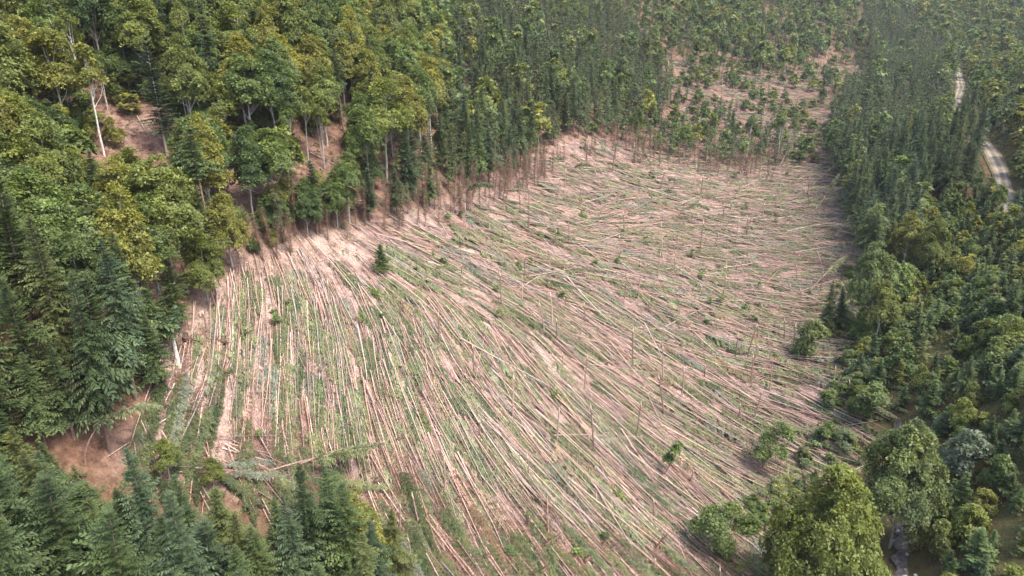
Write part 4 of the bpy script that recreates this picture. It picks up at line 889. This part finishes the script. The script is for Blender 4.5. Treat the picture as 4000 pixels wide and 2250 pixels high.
for (u, v, ang, L, lab) in [(345,295,-.9,9,"pale fallen bole on the bare hillside patch"),(575,435,2.2,6,"short white bole leaning in the beechwood gap"),(600,470,.2,8,"pale fallen bole crossing the beechwood gap"),(640,545,-.8,7,"grey fallen bole low in the beechwood gap"),(530,500,.1,6,"thin pale bole among the beeches above the gap"),
                            (780,390,.15,10,"grey fallen bole by the three slim grey trunks"),(510,1000,-2.0,17,"long pale bole at the clearing's uphill tip"),(975,600,-.5,9,"thick split bole with pale wood near the top margin"),(1095,545,-1.0,8,"dark split bole hanging at the top margin"),(560,1130,.1,12,"pinkish bole lying level by the lower spruces")]:
    x, y, z = (float(q[0]) for q in ground(u, v)); loc, rot = lie(x, y, ang, L, .3); o = link("fallen_log", LOG[R.integers(5)], loc, color=(.50, .44, .37)); o.scale = (L / 15, 1.35, 1.35); o.rotation_euler = rot; tag(o, lab, "fallen trunk", "single boles that stand out")
# sticks, torn boughs and bark on the ground
def litter(n, zones, r0, r1, lmin, lmax, cols, along):
    p = np.where(np.isin(zc_, [ZN[q] for q in zones]) & (cu > -60) & (cu < 2640) & (cv < 1560) & (cd < 420))[0]; p = R.choice(p, n); XY = cand[p] + R.uniform(-1.6, 1.6, (n, 2))
    f = flows(cu[p], cv[p]) if along else None
    a = R.random(n) * 6.283
    if along:
        base = np.array([0.0] * n); e = 14; gx, gy, gz = ground(cu[p] + e * f[:, 0], cv[p] + e * f[:, 1]); base = np.arctan2(gy - cand[p, 1], gx - cand[p, 0])
        a = np.where(R.random(n) < .65, base + R.normal(0, .35, n), a)
    l = rnd(lmin, lmax, n); A = np.c_[XY, height(XY[:, 0], XY[:, 1]) + rnd(.03, .3, n)]; E2 = XY + np.c_[np.cos(a), np.sin(a)] * l[:, None]; B = np.c_[E2, height(E2[:, 0], E2[:, 1]) + rnd(.03, .45, n)]
    c = np.array(cols)[R.integers(len(cols), size=n)] * rnd(.7, 1.25, n)[:, None]
    return A, B, rnd(r0, r1, n), c
DEB = Geo()
A, B, r, c = litter(42000, ["clear", "upper"], .016, .05, .5, 3.0, [(.30, .20, .16), (.23, .15, .115), (.15, .095, .07), (.40, .30, .245), (.10, .065, .05)], True); DEB.sticks(A, B, r, c, 1)
A, B, r, c = litter(9000, ["clear"], .02, .05, .5, 1.8, [(.15, .19, .085), (.19, .22, .11), (.12, .15, .07), (.24, .20, .12)], True)
n = len(A); dr = unit(B - A); n0 = len(DEB.C)
needle_branches(DEB, A + [0, 0, .1], dr, np.linalg.norm(B - A, axis=1), .05, .25, 3, .35, .5, np.ones(n), m=0, comb=.5, fill=.4)
for t in range(n0, len(DEB.C)): DEB.C[t] = DEB.C[t] * c
tag(link("branch_litter", DEB.mesh("branch_litter", [M_NEEDLE, M_BARK]), color=(1, 1, 1)), "torn boughs and twigs strewn over the pink soil", "litter", kind="stuff")
if TIMBER.n: tag(link("fallen_timber_debris", TIMBER.mesh("fallen_timber_debris", [M_NEEDLE, M_BARK]), color=(1, 1, 1)), "jumble of farther wind-thrown trunks and crowns covering the slope", "fallen timber", kind="stuff")
# undergrowth across the stream and along the banks
UND = Geo()
_w = np.where(zc_ == ZN["young"], 1.7, np.where(zc_ == ZN["beech"], .55, np.where(zc_ == ZN["edge"], .3, np.where(zc_ == ZN["front"], .25, np.where((zc_ == ZN["clear"]) & (ds_ < 14), 1.0, np.where(dr_ < 14, 1.0, 0)))))) * ((cd < 330) & (dr_ > 3.6) & (cu > -60) & (cu < 2650) & (cv < 1540) & (ds_ > 2.2))
p = R.choice(len(_w), 9000, p=_w / _w.sum()); XY = cand[p] + R.uniform(-1.5, 1.5, (len(p), 2)); n = len(p)
ug = np.array([(.09, .12, .035), (.12, .125, .04), (.075, .11, .032), (.14, .095, .055), (.14, .15, .05), (.08, .10, .04)])[R.integers(6, size=n)]
n0 = len(UND.C); leaf_clumps(UND, np.c_[XY, height(XY[:, 0], XY[:, 1]) + rnd(.3, 1.1, n)], rnd(.4, 1.2, n), np.c_[R.normal(0, .3, (n, 2)), np.ones(n)], 16, .2, np.ones(n), np.zeros(n), flat=.6)
UND.C[n0] = UND.C[n0] * np.repeat(ug, 16, axis=0)
tag(link("undergrowth", UND.mesh("undergrowth", [M_LEAF]), color=(1, 1, 1)), "low brownish green undergrowth under and between the trees", "undergrowth", kind="stuff")

# ------------------------------------------------------------------ broken stems left standing
sp_ = R.choice(ci_, 1200, replace=False); got = []
SN_HAND = [(1890,938,865),(1165,620,520),(1262,775,690),(1315,760,700),(1310,545,440),(1055,560,480),(1330,585,475),(1390,820,745),(1880,900,820),(1815,760,700),(1715,1000,930),(1655,700,640),(1470,980,900),(1120,1240,1150),(1290,1050,960),(1058,1330,1250),(1700,700,640),(1590,930,830),(1935,990,905),(1990,900,820),(1895,1060,985),(1570,760,690),(1005,1360,1270),(1040,1435,1350),(1760,640,560),(1850,620,545),(1400,1120,1030),(1660,480,430),(1745,480,420),(1600,1100,1010)]
for (u, v, vt) in SN_HAND:
    x, y, z = (float(q[0]) for q in ground(u, v)); got.append((x, y, tree_top_height(x, y, z, vt)))
for i in sp_:
    x, y = cand[i]
    if len(got) >= 280: break
    if any((x - q[0]) ** 2 + (y - q[1]) ** 2 < 9 for q in got): continue
    if R.random() > (1.0 if cd[i] > 120 else .6): continue
    got.append((x, y, float(np.clip(R.gamma(3.2, 1.5), 1.0, 9.5))))
BELT = [(2145,690),(2120,800),(2125,900),(2130,1000),(2095,1100),(2030,1200),(1935,1290),(1850,1420)]
_bd, _ = seg_dist(cu, cv, BELT); bl_ = np.where((_bd < 42) & (ds_ > 2.5) & (zc_ >= 0))[0]
for i in R.choice(bl_, 85, replace=False):
    x, y = cand[i]; h = rnd(1.2, 4.2); o = link("shrub", (BUSH + YBEECH[:2])[R.integers(5)], (x, y, float(height(x, y)) - .15), color=jitter([(.125, .175, .06), (.16, .20, .10), (.11, .15, .05), (.15, .165, .055)][R.integers(4)])); sc_ = h / 5
    o.scale = (sc_ * rnd(.9, 1.9), sc_ * rnd(.9, 1.9), sc_); o.rotation_euler = (R.normal(0, .15), R.normal(0, .15), rnd(0, 6.28)); want_label(o, x, y, f"{'taller' if h > 2.7 else 'low'} ragged shrub", "shrubs along the clearing's gully margin", "shrub")
for (x, y, h) in got:
    k = int(np.argmin(np.abs(np.array([4.5, 6.5, 8.5, 5.5]) - h))); z = float(height(x, y)); cn, cc = C_LOG[R.choice(3, p=[.35, .5, .15])]; cc = tuple(np.array(cc) * .78)
    o = link("tree_snag", SNAG[k][0], (x, y, z), color=jitter(cc)); o.scale = (rnd(.85, 1.15),) * 2 + (h / [4.5, 6.5, 8.5, 5.5][k],); o.rotation_euler = (R.normal(0, .08), R.normal(0, .08), rnd(0, 6.28))
    s = link("splintered_top", SNAG[k][1], parent=o, color=(.72, .60, .46))
    want_label(o, x, y, f"{'tall' if h > 7 else 'stumpy' if h < 2.2 else 'short' if h < 4.5 else 'mid-height'} {cn} broken trunk", "broken trunks standing in the clearing", "broken trunk")

# ------------------------------------------------------------------ bowed, leaning and uprooted single trees; saplings
def at_px(u, v): return tuple(float(q[0]) for q in ground(u, v))
BOWED = [(1420,460,0,"bowed spruce arching over the bluish fallen fir"),(1700,560,0,"bowed slim spruce among the crisscrossed tangle"),(2000,545,0,"bowed pale stem beside the valley stand"),(1230,340,3.6,"bowed spruce with hanging boughs in the spruce wall"),
         (1225,395,.2,"bowed spruce dipping towards the narrow dark spruce"),(1890,430,0,"bowed spruce below the surviving island"),(1140,540,.3,"bowed spruce hanging beside the brown thicket"),(2090,130,0,"bowed feathery spruce at the upper pink gap"),
         (215,1170,.5,"bowed spruce drooping over the shaded hollow"),(1060,730,.4,"thin bowed spruce downhill of the lone vivid spruce")]
for q, (u, v, ang, lab) in enumerate(BOWED):
    x, y, z = at_px(u, v); o = place("bowed_spruce", BOW[q % 2], (x, y, z), rnd(.7, 1.0), ang, (0, 0), jitter(C_LOG[1][1]), jitter(C_DOWN[R.integers(3)][1])); tag(o, lab, "bowed tree", "trees bent over by the wind")
LEANING = [(2060,520,.6,"leaning spruce propped on the valley stand, lower one"),(2040,470,.4,"leaning spruce propped on the valley stand, upper one"),(1960,420,.7,"leaning bare-stemmed spruce by the light leafed tree"),(2030,740,.5,"leaning spruce beside the twin spruces"),(2100,600,.5,"leaning spruce against the slim columnar spruce"),
           (660,1190,.15,"long leaning spruce with green combs above the clump"),(730,1175,.2,"shorter leaning spruce with green combs above the clump"),(2000,250,.4,"leaning thin tree beside the dark lone spruce")]
for q, (u, v, ang, lab) in enumerate(LEANING):
    x, y, z = at_px(u, v); o = place("leaning_spruce", LEAN[2 if 600 < u < 800 else q % 2], (x, y, z), rnd(.75, 1.05), ang, (0, 0), jitter(C_LOG[0][1]), jitter(C_DOWN[R.integers(3)][1])); tag(o, lab, "leaning tree", "trees leaning after the storm")
LEAFY = [(1905,1195,.5,"bent leafy tree rising from the fallen trunks above the beeches",1.0,0),(1775,1395,.6,"half toppled leafy tree beside the huge round beech",1.0,1),(1670,1195,.5,"small leaning leafy stem in the fallen swathe",1.0,2)]
LEANB = [make_beech("leaning_beech", 13, 2.9, 2.0, 130, 60, .17, lobes=11, lsz=(.2, .45), fork=.2, yellow=.1), make_beech("leaning_beech", 11, 3.9, 1.2, 150, 60, .17, lobes=13, lsz=(.16, .38), stems=2, fork=.2, yellow=.1), make_beech("leaning_beech", 8, 1.3, 1.5, 46, 44, .2, lobes=6, fork=.2, yellow=.1)]
for (u, v, ang, lab, s, k) in LEAFY:
    x, y, z = at_px(u, v); o = place("leaning_tree", LEANB[k], (x, y, z - .2), s, ang, (0, 0), (.24, .19, .155), (.135, .185, .066)); o.rotation_euler = (.05, .34, ang * .3); tag(o, lab, "leaning tree", "leafy trees left leaning in the clearing")
FB = [(600,760,4.9,0),(590,890,5.0,1),(1270,640,5.6,0),(2160,905,.5,1),(900,700,5.2,0),(1520,430,5.9,1),(1340,950,5.4,0),(1150,1180,5.3,1),(1500,1180,5.4,0),(1640,480,5.9,0),(1020,1000,5.0,1),(700,720,4.9,1),(1880,640,6,0),(1400,560,5.8,1),(2100,1090,.2,0),(2080,1180,.6,1),(1310,1430,5.2,0),(1560,1000,5.6,1),(1730,690,5.9,0),(1240,1300,5.3,0)]
for (u, v, ang, k) in FB:
    x, y, z = at_px(u, v); a = heading(x, y, z, .2); loc, rot = lie(x, y, a, 11, .25)
    o = place("fallen_beech", WINDB[k], loc, rnd(.7, 1.0), 0, (0, 0), (.40, .37, .33), jitter([(.15, .19, .08), (.20, .24, .16), (.12, .17, .05)][R.integers(3)])); o.rotation_euler = rot
    want_label(o, x, y, "fallen broadleaf tree", "fallen broadleaf trees in the clearing", "fallen beech")
sap = R.choice(ci_, 700, replace=False); ns = 0
for i in sap:
    if ns >= 70: break
    if cd[i] > 330: continue
    x, y = cand[i]; z = float(height(x, y)); h = rnd(1.4, 3.8); o = link("sapling", BUSH[R.integers(3)], (x, y, z - .1), color=jitter([(.13, .19, .06), (.16, .20, .10), (.11, .165, .06)][R.integers(3)])); o.scale = (h / 4 * rnd(.8, 1.5), h / 4 * rnd(.8, 1.5), h / 4); o.rotation_euler = (R.normal(0, .1), R.normal(0, .1), rnd(0, 6.28)); ns += 1
    want_label(o, x, y, f"{'taller' if h > 2.9 else 'low'} leafy sapling", "saplings that survived in the clearing", "sapling")
FR = [(640,640),(760,605),(870,575),(1000,560),(1120,530),(1230,505),(1310,465),(1400,400),(1540,375),(1680,405),(1820,425),(1960,425)]
_fd2, _ = seg_dist(cu, cv, FR); fr_ = np.where((_fd2 < 30) & np.isin(zc_, [ZN["edge"], ZN["clear"], ZN["beech"], ZN["island"]]))[0]
fw_ = np.clip(200 / cd[fr_], .2, 2) ** 2 * np.where(cu[fr_] > 1380, .22, 1)
for i in R.choice(fr_, 230, replace=False, p=fw_ / fw_.sum()):
    x, y = cand[i]; z = float(height(x, y)); h = rnd(6, 13); o = place("dead_spruce", DEADP[R.integers(3)], (x, y, z - .1), (h / 14 * .5 + .4, h / 14 * .5 + .4, h / 14), rnd(0, 6.28), (R.normal(0, .07), R.normal(0, .07)), jitter((.235, .165, .13)), jitter((.095, .115, .05)))
    want_label(o, x, y, "thin half dead spruce", "half dead spruces along the clearing's upper margin", "dead spruce")
# the snapped beech with white splinters on the clearing's uphill tip
x, y, z = at_px(452, 930); T = Geo(); T.tube([(0, 0, -.3), (-.15, .2, 3), (-.5, .6, 7.5)], [.36, .30, .2], 9, (1, 1, 1)); S = Geo()
for q in range(5): S.tube([(.12 * q - .25, -.1, -.3), (.15 * q - .3, -.25, rnd(.8, 2.4))], [.13, .02], 4)
G = Geo(); K = 26; cc = np.c_[R.normal(-.6, 1.0, K), R.normal(.8, 1.0, K), rnd(6.3, 9.3, K)]; leaf_clumps(G, cc, rnd(.6, 1.0, K), np.c_[R.normal(0, .3, (K, 2)), np.ones(K)], 36, .25, rnd(.8, 1.2, K), rnd(-.1, .1, K))
e = bpy.data.objects.new("snapped_beech", None); C.objects.link(e); e.location = (x, y, z); tag(e, "snapped pale beech with white splinters at its foot and a small tuft", "snapped tree")
link("trunk", T.mesh("snapped_beech_trunk", [M_BARK], True), parent=e, color=(.55, .52, .47)); link("splinters", S.mesh("splinters", [M_WOOD]), parent=e, color=(.85, .74, .58)); link("crown", G.mesh("snapped_beech_crown", [M_LEAF]), parent=e, color=(.075, .12, .06))
# boulders in the stream
M_ROCK = simple_material("boulder_stone", [(.3, (.26, .25, .25)), (.55, (.45, .44, .44)), (.75, (.66, .65, .65))], 1.6, .8, .6, .15)
for q in range(26):
    t = rnd(.12, .8) if q > 4 else rnd(.48, .58); k = int(t * (len(STREAM) - 1)); px, py = STREAM[k] + R.normal(0, .9, 2); s = rnd(.25, .6) if q > 4 else rnd(.6, .95)
    th = np.linspace(0, 2 * np.pi, 10)[:-1]; V = []; 
    for zl, rl in ((-.6, .7), (-.1, 1), (.35, .85), (.62, .45)): V += [(rl * math.cos(a) * rnd(.8, 1.15), rl * math.sin(a) * rnd(.8, 1.15), zl + rnd(-.08, .08)) for a in th]
    V.append((0, 0, .7)); Q = [[l * 9 + b, l * 9 + (b + 1) % 9, (l + 1) * 9 + (b + 1) % 9, (l + 1) * 9 + b] for l in range(3) for b in range(9)] + [[27 + b, 27 + (b + 1) % 9, 36, 36] for b in range(9)]
    o = link("boulder", new_mesh("boulder", np.array(V) * s, Q, 1, [M_ROCK], None, False), (px, py, float(height(px, py)) + .3 * s + .15)); o.rotation_euler[2] = rnd(0, 6)
    want_label(o, px, py, "large whitish boulder" if q <= 4 else "small grey boulder", "boulders in the stream bed", "boulder")
settle_labels()

# ------------------------------------------------------------------ the air between
hm = bpy.data.meshes.new("haze"); x0, x1, y0, y1, z0, z1 = GX[0] - 30, GX[-1] + 30, GY[0] - 30, GY[-1] + 30, float(ZZ.min()) - 3, float(max(ZZ.max(), 110)) + 45
hm.from_pydata([(x, y, z) for z in (z0, z1) for y in (y0, y1) for x in (x0, x1)], [], [(0, 2, 3, 1), (4, 5, 7, 6), (0, 1, 5, 4), (2, 6, 7, 3), (0, 4, 6, 2), (1, 3, 7, 5)])
m, nt, N, L = mat("haze_air"); pv = N.new("ShaderNodeVolumePrincipled"); pv.inputs["Density"].default_value = HAZE; pv.inputs["Color"].default_value = (.86, .91, 1.0, 1); pv.inputs["Anisotropy"].default_value = .2
L.new(pv.outputs[0], N.new("ShaderNodeOutputMaterial").inputs[1]); hm.materials.append(m)
tag(link("haze", hm), "thin pale haze in the valley air", "haze", kind="stuff")
